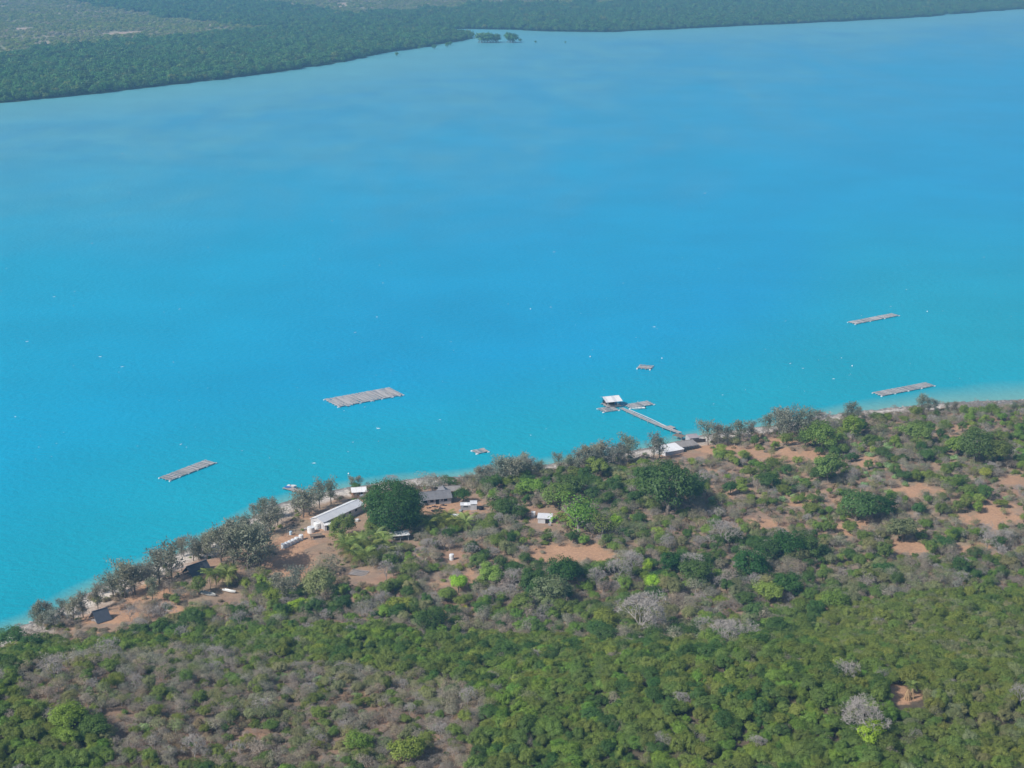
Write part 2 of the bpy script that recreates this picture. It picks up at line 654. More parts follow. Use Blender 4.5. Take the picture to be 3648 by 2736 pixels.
# ------------------------------------------------------------------ the setting: land, water, far land
CLEAR = [  # sandy openings (2212 px view): centre, half width, half height, strength
    (625, 1225, 66, 42, .95), (628, 1172, 50, 24, .95), (690, 1150, 44, 16, .8), (950, 1100, 50, 16, 1), (1030, 1090, 55, 22, .6),
    (1240, 1194, 100, 22, 1.1), (1150, 1206, 60, 8, .8), (1060, 1214, 70, 9, .8), (1020, 1250, 20, 26, 1), (945, 1262, 42, 14, .8), (965, 1318, 22, 22, 1),
    (330, 1285, 85, 34, .8), (240, 1335, 95, 18, .8), (150, 1372, 60, 12, .7), (380, 1318, 40, 18, .8), (470, 1290, 40, 14, .4),
    (1660, 985, 110, 18, .7), (1730, 948, 70, 12, .8), (1850, 1142, 62, 14, 1), (1640, 1130, 62, 12, .9), (1960, 1182, 45, 22, .9),
    (2140, 1115, 70, 28, .9), (1555, 968, 60, 10, .9), (1940, 1502, 62, 24, .9), (1955, 1590, 28, 30, .8), (1265, 1368, 40, 12, .5),
    (2080, 930, 90, 14, .7), (1800, 1090, 50, 14, .6), (1420, 1330, 25, 30, .4), (700, 1115, 60, 20, .6), (1180, 1145, 28, 14, .5),
    (1000, 1180, 60, 14, .4), (780, 1340, 40, 8, .4), (2190, 1040, 40, 14, .7), (1690, 1235, 20, 10, .4), (900, 1045, 60, 10, .4),
    (2000, 1010, 60, 12, .5), (1740, 985, 60, 14, .9), (1600, 1060, 60, 12, .6), (1980, 1060, 60, 12, .8), (1720, 1085, 50, 12, .7), (2100, 1180, 60, 12, .7), (1880, 1000, 60, 12, .7), (2060, 1250, 40, 10, .5), (1500, 1020, 50, 12, .6), (1120, 1240, 40, 10, .5), (480, 1490, 40, 16, .45), (800, 1560, 60, 16, .5), (560, 1590, 40, 14, .4)]


GREY_SCRUB = [(30, 1455), (150, 1425), (420, 1405), (700, 1440), (980, 1475), (1060, 1540), (1000, 1680), (230, 1680), (215, 1570), (60, 1530)]


def clearing(u, v):
    """u, v in the 2212 px view"""
    out = np.zeros(np.shape(u))
    u, v = u + 16 * wob(u, v * 2.2, 70, 51) + 7 * wob(u, v * 2.2, 24, 52), v + 7 * wob(u, v * 2.2, 60, 53) + 3 * wob(u, v * 2.2, 22, 54)
    for cx, cy, rx, ry, s in CLEAR:
        d = np.sqrt(((u - cx) / rx) ** 2 + ((v - cy) / ry) ** 2)
        out = np.maximum(out, s * sstep(1.35, .45, d))
    return out


def land_attrs(X, Y):
    Z = height(X, Y)
    u, v, zc = project(X, Y, Z)
    u, v = u / K, v / K
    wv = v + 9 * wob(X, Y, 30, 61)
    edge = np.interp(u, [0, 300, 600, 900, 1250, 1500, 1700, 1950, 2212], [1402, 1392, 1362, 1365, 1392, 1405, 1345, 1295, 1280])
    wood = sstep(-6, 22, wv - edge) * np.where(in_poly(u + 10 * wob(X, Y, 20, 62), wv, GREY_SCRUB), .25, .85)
    wide = 13 * sstep(at(2040 * K, 870 * K)[0], at(2090 * K, 870 * K)[0], X)
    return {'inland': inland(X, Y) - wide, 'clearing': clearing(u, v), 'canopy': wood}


xs = np.concatenate([np.arange(-700, -300, 25), np.arange(-300, 400, 2.0), np.arange(400, 2600, 60)])
ys = np.concatenate([np.arange(-400, 240, 20), np.arange(240, 720, 2.0), np.arange(720, 1000, 40)])
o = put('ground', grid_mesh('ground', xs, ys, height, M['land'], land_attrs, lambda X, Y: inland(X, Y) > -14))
tag(o, kind='structure')

DRY1 = [(-500, 30), (-500, 175), (-200, 148), (0, 128), (120, 108), (330, 93), (480, 80), (640, 62), (470, 52), (230, 24), (120, 0), (-500, -30)]
DRY2 = [(470, -2), (560, 16), (760, 38), (900, 30), (1050, 20), (1300, 16), (1450, 5), (1600, -6), (1500, -60), (400, -60)]
SANDS = [(40, 63, 40, 3), (95, 96, 20, 3), (270, 75, 45, 4), (360, 69, 30, 3), (300, 88, 16, 2), (735, 16, 25, 3), (420, 36, 40, 2), ]


def far_attrs(X, Y):
    u, v, zc = project(X, Y, np.zeros_like(X))
    u, v = u / K, v / K
    wu, wv = u + 14 * wob(X, Y, 160, 5), v + 5 * wob(X, Y, 120, 6)
    dry = (in_poly(wu, wv, DRY1) | in_poly(wu, wv, DRY2)).astype(float)
    dry = np.maximum(dry, sstep(3800, 4500, Y))
    sand = np.zeros_like(X)
    for cx, cy, rx, ry in SANDS:
        d = np.sqrt(((wu - cx) / rx) ** 2 + ((wv - cy) / ry) ** 2)
        sand = np.maximum(sand, sstep(1.1, .7, d))
    return {'dry': dry, 'sand': sand}


def far_h(X, Y):
    d = seg_dist(X, Y, FARPOLY[:-2])
    ins = in_poly(X, Y, FARPOLY)
    return np.where(ins, .5 * sstep(0, 15, d) + .5 * sstep(15, 200, d) + .010 * np.maximum(Y - 3000, 0) * sstep(200, 900, d), -.6 * sstep(0, 30, d) - .01)


xs = np.concatenate([np.arange(-8000, -1600, 400), np.arange(-1600, 1600, 12.0), np.arange(1600, 8001, 400)])
ys = np.concatenate([np.arange(1300, 3900, 12.0), np.arange(3900, 12000, 450)])
o = put('far_ground', grid_mesh('far_ground', xs, ys, far_h, M['far_land'], far_attrs,
                                lambda X, Y: in_poly(X, Y, FARPOLY) | (seg_dist(X, Y, FARPOLY[:-2]) < 30)))
tag(o, kind='structure')


def water_attrs(X, Y):
    west = sstep(60, -520, X + .10 * (Y - 900)) * .75
    return {'dnear': np.maximum(-inland(X, Y), 0) * (1 - .72 * sstep(50, 220, X)), 'dfar': seg_dist(X, Y, FARPOLY[:-2]), 'west': west}


xs = np.concatenate([np.arange(-8000, -1400, 300), np.arange(-1400, -400, 20), np.arange(-400, 500, 8.0), np.arange(500, 1400, 20), np.arange(1400, 8001, 300)])
ys = np.concatenate([np.arange(-2000, 300, 100), np.arange(300, 800, 8.0), np.arange(800, 3600, 20), np.arange(3600, 12001, 400)])
o = put('water', grid_mesh('water', xs, ys, lambda X, Y: np.zeros_like(X), M['water'], water_attrs))
tag(o, kind='structure')

# ------------------------------------------------------------------ plants: shapes
def leaf_quads(c, nrm, size, r, long=1.0, droop=None):
    """one four-cornered leaf spray at each point c, facing nrm"""
    n = len(c)
    nrm = nrm / (np.linalg.norm(nrm, axis=1, keepdims=True) + 1e-9)
    a = r.normal(size=(n, 3)) if droop is None else droop + r.normal(size=(n, 3)) * .35
    t = a - (a * nrm).sum(1, keepdims=True) * nrm
    t /= np.linalg.norm(t, axis=1, keepdims=True) + 1e-9
    b = np.cross(nrm, t)
    s = (size * r.uniform(.6, 1.3, n))[:, None]
    v = np.stack([c - t * s * long, c - b * s * .62 + nrm * s * .18, c + t * s * long, c + b * s * .62 + nrm * s * .18], 1).reshape(-1, 3)
    f = np.arange(n * 4).reshape(-1, 4)
    return v, f


def crown_mesh(name, seed, nclump=26, leaves=2600, size=.075, vert=.72, cz=1.12, shell=.62, cr=(.24, .42), lump=.18):
    r = np.random.default_rng(seed)
    C = []
    ph = r.uniform(0, 6.28, 4)
    for i in range(nclump):
        z = 1 - 1.75 * (i + r.uniform(0, 1)) / nclump
        a = 2.399963 * i + r.uniform(-.5, .5)
        q = math.sqrt(max(0, 1 - min(1, z * z)))
        rad = r.uniform(shell, .86) * (1 + lump * math.sin(2 * a + ph[0]) + lump * .7 * math.sin(3 * a + ph[1]))
        C.append((q * math.cos(a) * rad, q * math.sin(a) * rad, z * rad * vert, r.uniform(*cr) * (.8 + .4 * q)))
    C = np.array(C)
    w = C[:, 3] ** 2
    idx = r.choice(len(C), leaves, p=w / w.sum())
    d = r.normal(size=(leaves, 3))
    d[:, 2] = np.where(r.random(leaves) < .72, np.abs(d[:, 2]), d[:, 2])
    d /= np.linalg.norm(d, axis=1, keepdims=True)
    out = C[idx, :3] / (np.linalg.norm(C[idx, :3], axis=1, keepdims=True) + .2)
    p = C[idx, :3] + d * C[idx, 3:4] * r.choice([.55, .7, .85, .95, 1.05, 1.25], (leaves, 1)) * r.uniform(.9, 1.1, (leaves, 1)) * np.array([1, 1, .85])
    nrm = d + .6 * out + np.array([0, 0, .75]) + r.normal(size=(leaves, 3)) * .5
    v, f = leaf_quads(p + np.array([0, 0, cz]), nrm, size, r)
    return np_mesh(name, v, f, M['leaf'])


def trunk_mesh(name, seed, top=1.15, rad=.075, limbs=5, mat='bark', spread=.55):
    r = random.Random(seed)
    m = MB()
    x = y = 0.0
    pts = [(0, 0, -.25)]
    for k in range(1, 4):
        x += r.uniform(-.07, .07)
        y += r.uniform(-.07, .07)
        pts.append((x, y, top * .62 * k / 3))
    for k in range(3):
        m.tube(pts[k], pts[k + 1], rad * (1.25 - .22 * k), rad * (1.03 - .22 * k), 6)
    for i in range(limbs):
        a = 6.28 * i / limbs + r.uniform(-.4, .4)
        b = pts[2] if i % 2 else pts[3]
        mid = (b[0] + math.cos(a) * spread * .5, b[1] + math.sin(a) * spread * .5, b[2] + r.uniform(.18, .36))
        e = (b[0] + math.cos(a) * spread, b[1] + math.sin(a) * spread, mid[2] + r.uniform(.15, .4))
        m.tube(b, mid, rad * .5, rad * .34, 5)
        m.tube(mid, e, rad * .34, rad * .12, 4)
    return m.mesh(name, M[mat])


def bare_mesh(name, seed, levels=5, spread=.62, dome=False, rad=.027):
    """leafless branches, unit height about 1; returns trunk mesh and branch mesh"""
    r = random.Random(seed)
    tr, br, ends = MB(), MB(), []

    def grow(p, d, ln, rad, lv):
        q = p + d * ln
        (tr if lv == 0 else br).tube(p, q, rad, rad * .66, 5 if lv < 2 else 3, cap=False)
        if lv >= levels:
            ends.append(q)
            return
        n = 4 if lv == 0 else r.choice((2, 3, 3))
        for i in range(n):
            a = 6.28 * (i + r.uniform(-.25, .25)) / n + lv
            o = d.orthogonal().normalized()
            s = (o * math.cos(a) + d.cross(o) * math.sin(a))
            nd = (d + s * r.uniform(spread * .7, spread * 1.25) + Vector((0, 0, .10 if not dome else .04))).normalized()
            grow(q, nd, ln * r.uniform(.62, .86), rad * .6, lv + 1)

    grow(Vector((0, 0, -.12)), Vector((r.uniform(-.1, .1), r.uniform(-.1, .1), 1)).normalized(), .36, rad, 0)
    for p in ends:
        for k in range(5):
            d = Vector((r.gauss(0, 1), r.gauss(0, 1), r.gauss(.5, .8))).normalized() * r.uniform(.05, .11)
            w = Vector((r.gauss(0, 1), r.gauss(0, 1), r.gauss(0, 1))).normalized() * .0055
            br.add([p - w, p + w, p + d + w * .5, p + d - w * .5], [(0, 1, 2, 3)])
    mt = M['twig' if rad < .022 else 'pale_bark']
    return tr.mesh(name + '_trunk', mt), br.mesh(name + '_branch', mt)


def wisp_mesh(name, seed, limbs=9, leaves=1900, narrow=.26, gap=.5):
    """feathery seaside tree, unit height: trunk mesh and crown of drooping needle sprays"""
    r = random.Random(seed)
    g = np.random.default_rng(seed)
    t = MB()
    lean = (r.uniform(-.10, .10), r.uniform(-.06, .06))
    spine = [Vector((lean[0] * k * k / 16 + r.uniform(-.012, .012), lean[1] * k * k / 16, k / 4 * .9 - .05)) for k in range(5)]
    for k in range(4):
        t.tube(spine[k], spine[k + 1], .022 * (1 - .2 * k), .022 * (.8 - .2 * k), 5)
    P, D = [], []
    for i in range(limbs):
        h = .20 + .70 * (i + r.random() * .6) / limbs
        k = min(3, int(h / .9 * 4))
        b = spine[k].lerp(spine[k + 1], (h + .05) / .9 * 4 - k if k < 3 else .5)
        a = 2.4 * i + r.uniform(-.5, .5)
        ln = (narrow + r.uniform(-.06, .12)) * (1.15 - .75 * abs(h - .45))
        e = b + Vector((math.cos(a) * ln, math.sin(a) * ln, ln * r.uniform(.35, 1.0)))
        t.tube(b, e, .009, .003, 4)
        for q in range(leaves // limbs):
            f = r.uniform(.25, 1.12)
            rad = .036 + .036 * (1 - abs(f - .7))
            P.append(b.lerp(e, f) + Vector((r.gauss(0, rad), r.gauss(0, rad), r.gauss(0.01, rad * .9))))
            D.append((math.cos(a) * .5, math.sin(a) * .5, r.uniform(-.3, 1.2)))
    for q in range(leaves // 8):
        f = r.uniform(.55, 1.08)
        P.append(Vector((lean[0] * f * f, lean[1] * f * f, f * .9)) + Vector((r.gauss(0, .05), r.gauss(0, .05), r.gauss(0, .03))))
        D.append((r.gauss(0, .5), r.gauss(0, .5), 1))
    P, D = np.array(P), np.array(D)
    P[:, 2] = np.maximum(P[:, 2], .05)
    v, f = leaf_quads(P, g.normal(size=P.shape), .017, g, 2.0, D)
    return t.mesh(name + '_trunk', M['bark']), np_mesh(name + '_crown', v, f, M['leaf'])


def frond_mesh(name, seed):
    """a palm frond, unit length along +X, arching"""
    r = np.random.default_rng(seed)
    n = 15
    V, F = [], []
    for i in range(n + 1):
        t = i / n
        c = np.array([t * .93, 0, .34 * t - .62 * t * t])
        V.append(c + [0, .012 * (1 - t), 0])
        V.append(c - [0, .012 * (1 - t), 0])
        if i:
            k = 2 * i
            F.append((k - 2, k - 1, k + 1, k))
    for s in (-1, 1):
        for i in range(1, n + 1):
            t = i / n
            c = np.array([t * .93, 0, .34 * t - .62 * t * t])
            ln = .30 * math.sin(math.pi * (.15 + .8 * t)) + .04
            tip = c + np.array([.14, s * ln, -.12 - .10 * r.random()])
            k = len(V)
            V += [c + [-.022, 0, .004], c + [.022, 0, .004], tip + [.008, 0, 0], tip - [.008, 0, 0]]
            F.append((k, k + 1, k + 2, k + 3))
    return np_mesh(name, np.array(V), np.array(F), M['leaf'])


CROWNS = [crown_mesh('tree_crown', 10 + i, nclump=(34, 44, 28, 48, 36, 24)[i], leaves=4200, size=(.056, .052, .062, .05, .056, .064)[i], cr=(.14, .34),
                     vert=(.70, .80, .58, .74, .92, .66)[i], lump=(.18, .28, .34, .22, .2, .38)[i]) for i in range(6)]
TRUNKS = [trunk_mesh('tree_trunk', 40 + i) for i in range(3)]
PALE_TRUNKS = [trunk_mesh('pale_trunk', 50 + i, mat='pale_bark', rad=.06, limbs=7, spread=.72) for i in range(2)]
SHRUBS = [crown_mesh('shrub_foliage', 70 + i, nclump=13, leaves=1000, size=.10, vert=.62, cz=.42, shell=.5, cr=(.3, .5), lump=.25) for i in range(4)]
SPARSE = [crown_mesh('sparse_foliage', 80 + i, nclump=20, leaves=1200, size=.052, vert=.85, cz=1.0, shell=.45, cr=(.25, .45), lump=.3) for i in range(3)]
BARES = [bare_mesh('bare', 90 + i, 5, (.62, .75, .55, .85)[i], i == 3) for i in range(4)]
DOME = bare_mesh('dome', 97, 6, .62, True, .030)
BUSHY = [bare_mesh('twigs', 100 + i, 5, .8, rad=.018) for i in range(3)]
WISPS = [wisp_mesh('wisp', 110 + i, (10, 12, 9, 13, 11)[i], 1250, (.22, .27, .20, .30, .16)[i]) for i in range(5)]
FRONDS = [frond_mesh('frond', 120 + i) for i in range(3)]
MANGS = [crown_mesh('mangrove_crown', 130 + i, nclump=14, leaves=330, size=.17, vert=.75, cz=.85, shell=.55, cr=(.28, .46)) for i in range(3)]

TINT = {  # base colours of the foliage
    'deep': (.045, .115, .024), 'dark': (.080, .150, .036), 'mid': (.150, .215, .048), 'fresh': (.180, .280, .046), 'light': (.240, .320, .062),
    'lime': (.290, .480, .045), 'olive': (.190, .240, .052), 'yellow': (.31, .34, .07), 'sage': (.235, .255, .115), 'grey': (.295, .270, .200),
    'brown': (.280, .225, .145), 'needle': (.235, .245, .180), 'palm': (.215, .265, .065), 'mint': (.30, .43, .18), 'mangrove': (.080, .192, .046)}
WORD = {'deep': 'very dark green', 'dark': 'dark green', 'mid': 'mid green', 'fresh': 'fresh green', 'light': 'light green', 'lime': 'bright lime green',
        'olive': 'olive green', 'yellow': 'yellowish green', 'sage': 'grey-green', 'grey': 'grey', 'brown': 'brownish', 'needle': 'dark grey-green', 'mint': 'pale mint green'}


def tint_of(key, r=rng):
    c = np.array(TINT[key]) * 1.2 * r.uniform(.84, 1.18)
    return c * np.array([r.uniform(.9, 1.12), 1, r.uniform(.88, 1.12)])


def set_tint(o, c):
    o['tint'] = [float(c[0]), float(c[1]), float(c[2])]


def plant(kind, p, rad, zs, key, proto, rot, label='', group=None, col=None):
    """one plant as a thing with its parts; rad = crown radius (trees, shrubs) or height (bare, wisp)"""
    names = {'tree': ('broadleaf_tree', 'tree'), 'bare': ('bare_tree', 'tree'), 'wisp': ('seaside_tree', 'tree'), 'shrub': ('green_shrub', 'shrub'),
             'thin': ('thin_tree', 'tree'), 'dry': ('dry_bush', 'shrub')}
    nm, cat = names[kind]
    c = tint_of(key) if col is None else col
    if kind == 'shrub':
        o = put(nm, SHRUBS[proto % 4], None, p - np.array([0, 0, .05]), rot, (rad, rad, rad * zs))
        set_tint(o, c)
        return tag(o, label, cat, group)
    t = thing(nm, label, cat, p, rot, group)
    t.scale = (rad * (.82 + .4 * ((rot * 7.3) % 1)), rad * (.82 + .4 * ((rot * 11.7) % 1)), rad * zs)
    if kind == 'tree':
        put('trunk', TRUNKS[proto % 3], t)
        set_tint(put('crown', CROWNS[proto % 6], t), c)
    elif kind == 'thin':
        put('trunk', PALE_TRUNKS[proto % 2], t)
        set_tint(put('crown', SPARSE[proto % 3], t), c)
    elif kind == 'bare':
        pair = DOME if proto == 77 else BARES[proto % 4]
        put('trunk', pair[0], t)
        put('branches', pair[1], t)
    elif kind == 'dry':
        put('trunk', BUSHY[proto % 3][0], t)
        put('branches', BUSHY[proto % 3][1], t)
    elif kind == 'wisp':
        put('trunk', WISPS[proto % 5][0], t)
        set_tint(put('crown', WISPS[proto % 5][1], t), c)
    return t


# ------------------------------------------------------------------ scattered masses (kind stuff) by geometry nodes
def scatter(name, label, pts, scl, rot, tint, pidx, protos):
    """protos: list of lists of meshes; each point carries one of them"""
    me = bpy.data.meshes.new(name)
    n = len(pts)
    me.vertices.add(n)
    me.vertices.foreach_set('co', np.ascontiguousarray(pts, np.float32).ravel())
    for nm, ty, val, fld in (('scl', 'FLOAT_VECTOR', scl, 'vector'), ('rot', 'FLOAT', rot, 'value'), ('pidx', 'INT', pidx, 'value')):
        a = me.attributes.new(nm, ty, 'POINT')
        a.data.foreach_set(fld, np.ascontiguousarray(val, np.int32 if ty == 'INT' else np.float32).ravel())
    a = me.attributes.new('tint', 'FLOAT_COLOR', 'POINT')
    a.data.foreach_set('color', np.ascontiguousarray(np.concatenate([tint, np.ones((n, 1))], 1), np.float32).ravel())
    o = put(name, me)
    tag(o, label, None, None, 'stuff')
    ng = bpy.data.node_groups.new(name, 'GeometryNodeTree')
    ng.interface.new_socket('Geometry', in_out='INPUT', socket_type='NodeSocketGeometry')
    ng.interface.new_socket('Geometry', in_out='OUTPUT', socket_type='NodeSocketGeometry')
    gi, go = ng.nodes.new('NodeGroupInput'), ng.nodes.new('NodeGroupOutput')
    L = ng.links.new
    join = ng.nodes.new('GeometryNodeJoinGeometry')

    def named(nm, ty):
        q = ng.nodes.new('GeometryNodeInputNamedAttribute')
        q.data_type = ty
        q.inputs[0].default_value = nm
        return q.outputs[0]
    s, ro, pi = named('scl', 'FLOAT_VECTOR'), named('rot', 'FLOAT'), named('pidx', 'INT')
    cx = ng.nodes.new('ShaderNodeCombineXYZ')
    L(ro, cx.inputs[2])
    for i, group in enumerate(protos):
        cmp = ng.nodes.new('FunctionNodeCompare')
        cmp.data_type = 'INT'
        cmp.operation = 'EQUAL'
        L(pi, cmp.inputs[2])
        cmp.inputs[3].default_value = i
        inst = ng.nodes.new('GeometryNodeInstanceOnPoints')
        L(gi.outputs[0], inst.inputs['Points'])
        L(cmp.outputs[0], inst.inputs['Selection'])
        if len(group) == 1:
            src = ng.nodes.new('GeometryNodeObjectInfo')
            src.inputs[0].default_value = group[0]
            L(src.outputs['Geometry'], inst.inputs['Instance'])
        else:
            jj = ng.nodes.new('GeometryNodeJoinGeometry')
            for gobj in group:
                src = ng.nodes.new('GeometryNodeObjectInfo')
                src.inputs[0].default_value = gobj
                L(src.outputs['Geometry'], jj.inputs[0])
            L(jj.outputs[0], inst.inputs['Instance'])
        L(cx.outputs[0], inst.inputs['Rotation'])
        L(s, inst.inputs['Scale'])
        L(inst.outputs[0], join.inputs[0])
    L(join.outputs[0], go.inputs[0])
    md = o.modifiers.new('scatter', 'NODES')
    md.node_group = ng
    return o


PROTO_CACHE = {}


def proto(me):
    """an object holding mesh me for the scatters (not placed in the scene itself)"""
    if me.name not in PROTO_CACHE:
        PROTO_CACHE[me.name] = bpy.data.objects.new('source_' + me.name, me)
    return PROTO_CACHE[me.name]

# ------------------------------------------------------------------ rafts, pier, boats
def frame4(c4, z):
    """rectangle through four photo points (left, near, right, far) at height z: centre, angle of the long side, length, width"""
    p = [at(u, v, z) for u, v in c4]
    c = sum(p) / 4
    L = ((p[2] - p[1]) + (p[3] - p[0])) / 2
    w = ((p[1] - p[0]) + (p[2] - p[3])) / 2
    return c, math.atan2(L[1], L[0]), float(np.hypot(*L[:2])), float(np.hypot(*w[:2]))


SHARED = {}


def shared(key, fn):
    if key not in SHARED:
        SHARED[key] = fn()
    return SHARED[key]


def raft(label, c4, nslat, npole, deck=None, skip=.0, floats=0, seed=0, dark=False, ragged=.0, corner_float=False, group=None):
    c, rz, L, W = frame4(c4, .35)
    r = random.Random(seed)
    t = thing('bamboo_raft', label, 'raft', (c[0], c[1], 0), rz, group)
    pole = MB().tube((-L / 2 - .3, 0, 0), (L / 2 + .3, 0, 0), .17, .13, 6).mesh('long_pole', M['bamboo'])
    for i in range(npole):
        y = -W / 2 + W * i / (npole - 1)
        put('long_pole', pole, t, (r.uniform(-.2, .2), y, .30 + r.uniform(-.02, .02)), r.uniform(-.004, .004))
    slats = [MB().beam((0, -W / 2 - .25, 0), (0, W / 2 + .25, 0), w, .10).mesh('slat', M['bamboo_dark' if dk else 'bamboo'])
             for w, dk in ((.20, dark), (.26, False), (.18, True), (.22, dark))]
    for i in range(nslat):
        if r.random() < skip:
            continue
        x = -L / 2 + L * (i + .5) / nslat + r.uniform(-.12, .12)
        o = put('slat', r.choice(slats), t, (x, r.uniform(-ragged, ragged) - (.12 * W if r.random() < ragged else 0), .46 + r.uniform(-.05, .07)), r.uniform(-.05, .05))
        if r.random() < ragged * .6:
            o.scale = (1, r.uniform(.45, .9), 1)
    drum = MB().lathe([(.26, -.42), (.30, -.36), (.30, .36), (.26, .42)], 10).mesh('float', M['plastic'])
    for i in range(floats):
        x = -L / 2 + L * i / max(1, floats - 1)
        for s in (-1, 1):
            o = put('float', drum, t, (x, s * (W / 2 + .12), .12))
            o.rotation_euler = (math.pi / 2, 0, math.pi / 2)
            if corner_float:
                o.scale = (1.25, 1.25, 1.1)
    if deck:
        x0, x1 = deck
        dk = MB()
        nb = max(3, int((x1 - x0) * L / .5))
        pl = MB().box((0, 0, 0), ((x1 - x0) * L / nb * .93, W + .3, .06)).mesh('deck_plank', M['plank'])
        for i in range(nb):
            put('deck_plank', pl, t, (-L / 2 + L * x0 + (x1 - x0) * L * (i + .5) / nb, 0, .58))
    return t, c, rz, L, W


raft('widest bamboo raft with many close slats, floating left of the pier', [(1152, 1424), (1209, 1448), (1441, 1405), (1381, 1382)],
     98, 6, skip=.03, seed=1, ragged=.10, floats=7)
raft('long narrow bamboo raft nearest the left edge of the water', [(569, 1702), (605, 1711), (774, 1646), (727, 1641.5)],
     62, 4, skip=.08, seed=2, dark=True, floats=6)
raft('pale narrow raft farthest out on the right', [(3023, 1147), (3046, 1154), (3205, 1123), (3175, 1117)], 60, 4, skip=.04, seed=3, floats=4)
raft('grey narrow raft close to the shore at the right edge', [(3114, 1399), (3137, 1410), (3326, 1375), (3301, 1362)],
     66, 4, skip=.04, seed=4, dark=True, floats=5)
raft('small raft with plank deck and white floats near the tree-lined shore', [(1683.5, 1605.3), (1698, 1615.2), (1738.3, 1608.5), (1723.4, 1597.6)],
     11, 4, deck=(.74, 1.0), skip=.2, seed=5, dark=True, floats=2, corner_float=True)
raft('small dark raft with white floats in open water beyond the pier', [(2270.4, 1312), (2315.4, 1315.8), (2325.2, 1303.3), (2282.3, 1299.5)],
     12, 4, skip=.25, seed=6, dark=True, floats=3, corner_float=True, deck=(.2, .45))
raft('slatted raft left of the floating pier hut', [(2128.9, 1455.6), (2150.7, 1467), (2210, 1459.8), (2180, 1448.4)], 15, 4, skip=.1, seed=7, dark=True, floats=2)
raft('slatted raft right of the floating pier hut', [(2223.5, 1443), (2244, 1453.6), (2331.6, 1440), (2304.5, 1428.6)], 24, 4, skip=.06, seed=8, floats=2)


def floating_hut():
    c, rz, L, W = frame4([(2142, 1439), (2161, 1447.3), (2213, 1443), (2196, 1432)], .7)
    L, W = 6.4, 5.6
    t = thing('floating_hut', 'open hut with pale sheet roof on posts at the pier head', 'hut', (c[0], c[1], 0), rz)
    for y in (-W / 2, 0, W / 2):
        MB().tube((-L / 2 - .4, y, .42), (L / 2 + .4, y, .42), .22, .2, 7).build('float_beam', M['bamboo_dark'], t)
    n = 14
    pl = MB().box((0, 0, 0), (L / n * .93, W + .5, .08)).mesh('deck_plank', M['plank'])
    for i in range(n):
        put('deck_plank', pl, t, (-L / 2 + L * (i + .5) / n, 0, .72 + .01 * (i % 3)))
    hb, hf = 3.35, 2.75
    for x in (-L / 2 + .2, 0, L / 2 - .2):
        MB().tube((x, W / 2 - .3, .7), (x, W / 2 - .3, hb - .1), .07, .07, 6).build('post', M['dark_wood'], t)
        MB().tube((x, -W / 2 + .2, .7), (x, -W / 2 + .2, hf - .1), .07, .07, 6).build('post', M['dark_wood'], t)
    ny = 6
    ridge_y, ridge_h = W * .18, 4.0
    for i in range(ny):
        x0, x1 = -L / 2 - .5 + (L + 1) * i / ny, -L / 2 - .5 + (L + 1) * (i + .985) / ny
        j = .012 * (i % 2)
        MB().slab([(x0, -W / 2 - .5, hf + j), (x1, -W / 2 - .5, hf + j), (x1, ridge_y, ridge_h + j), (x0, ridge_y, ridge_h + j)], .05).build(
            'roof_sheet', M['white_sheet' if i % 3 else 'grey_sheet'], t)
        MB().slab([(x0, ridge_y + .02, ridge_h + j), (x1, ridge_y + .02, ridge_h + j), (x1, W / 2 + .4, hb + j), (x0, W / 2 + .4, hb + j)], .05).build(
            'roof_sheet', M['grey_sheet'], t)
    MB().box((-.5, .9, 1.25), (3.6, 2.2, 1.0)).build('counter', M['dark_wood'], t)
    MB().box((-.5, 2.2, 1.5), (4.6, .12, 1.5)).build('back_screen', M['void'], t)
    for x, y, k in ((1.6, -.6, 'blue'), (2.3, -1.4, 'plastic'), (-2.0, -1.2, 'grey_metal')):
        MB().lathe([(.28, .76), (.30, .9), (.30, 1.5), (.24, 1.56)], 10, (x, y, 0)).build('drum', M[k], t)
    return t


floating_hut()


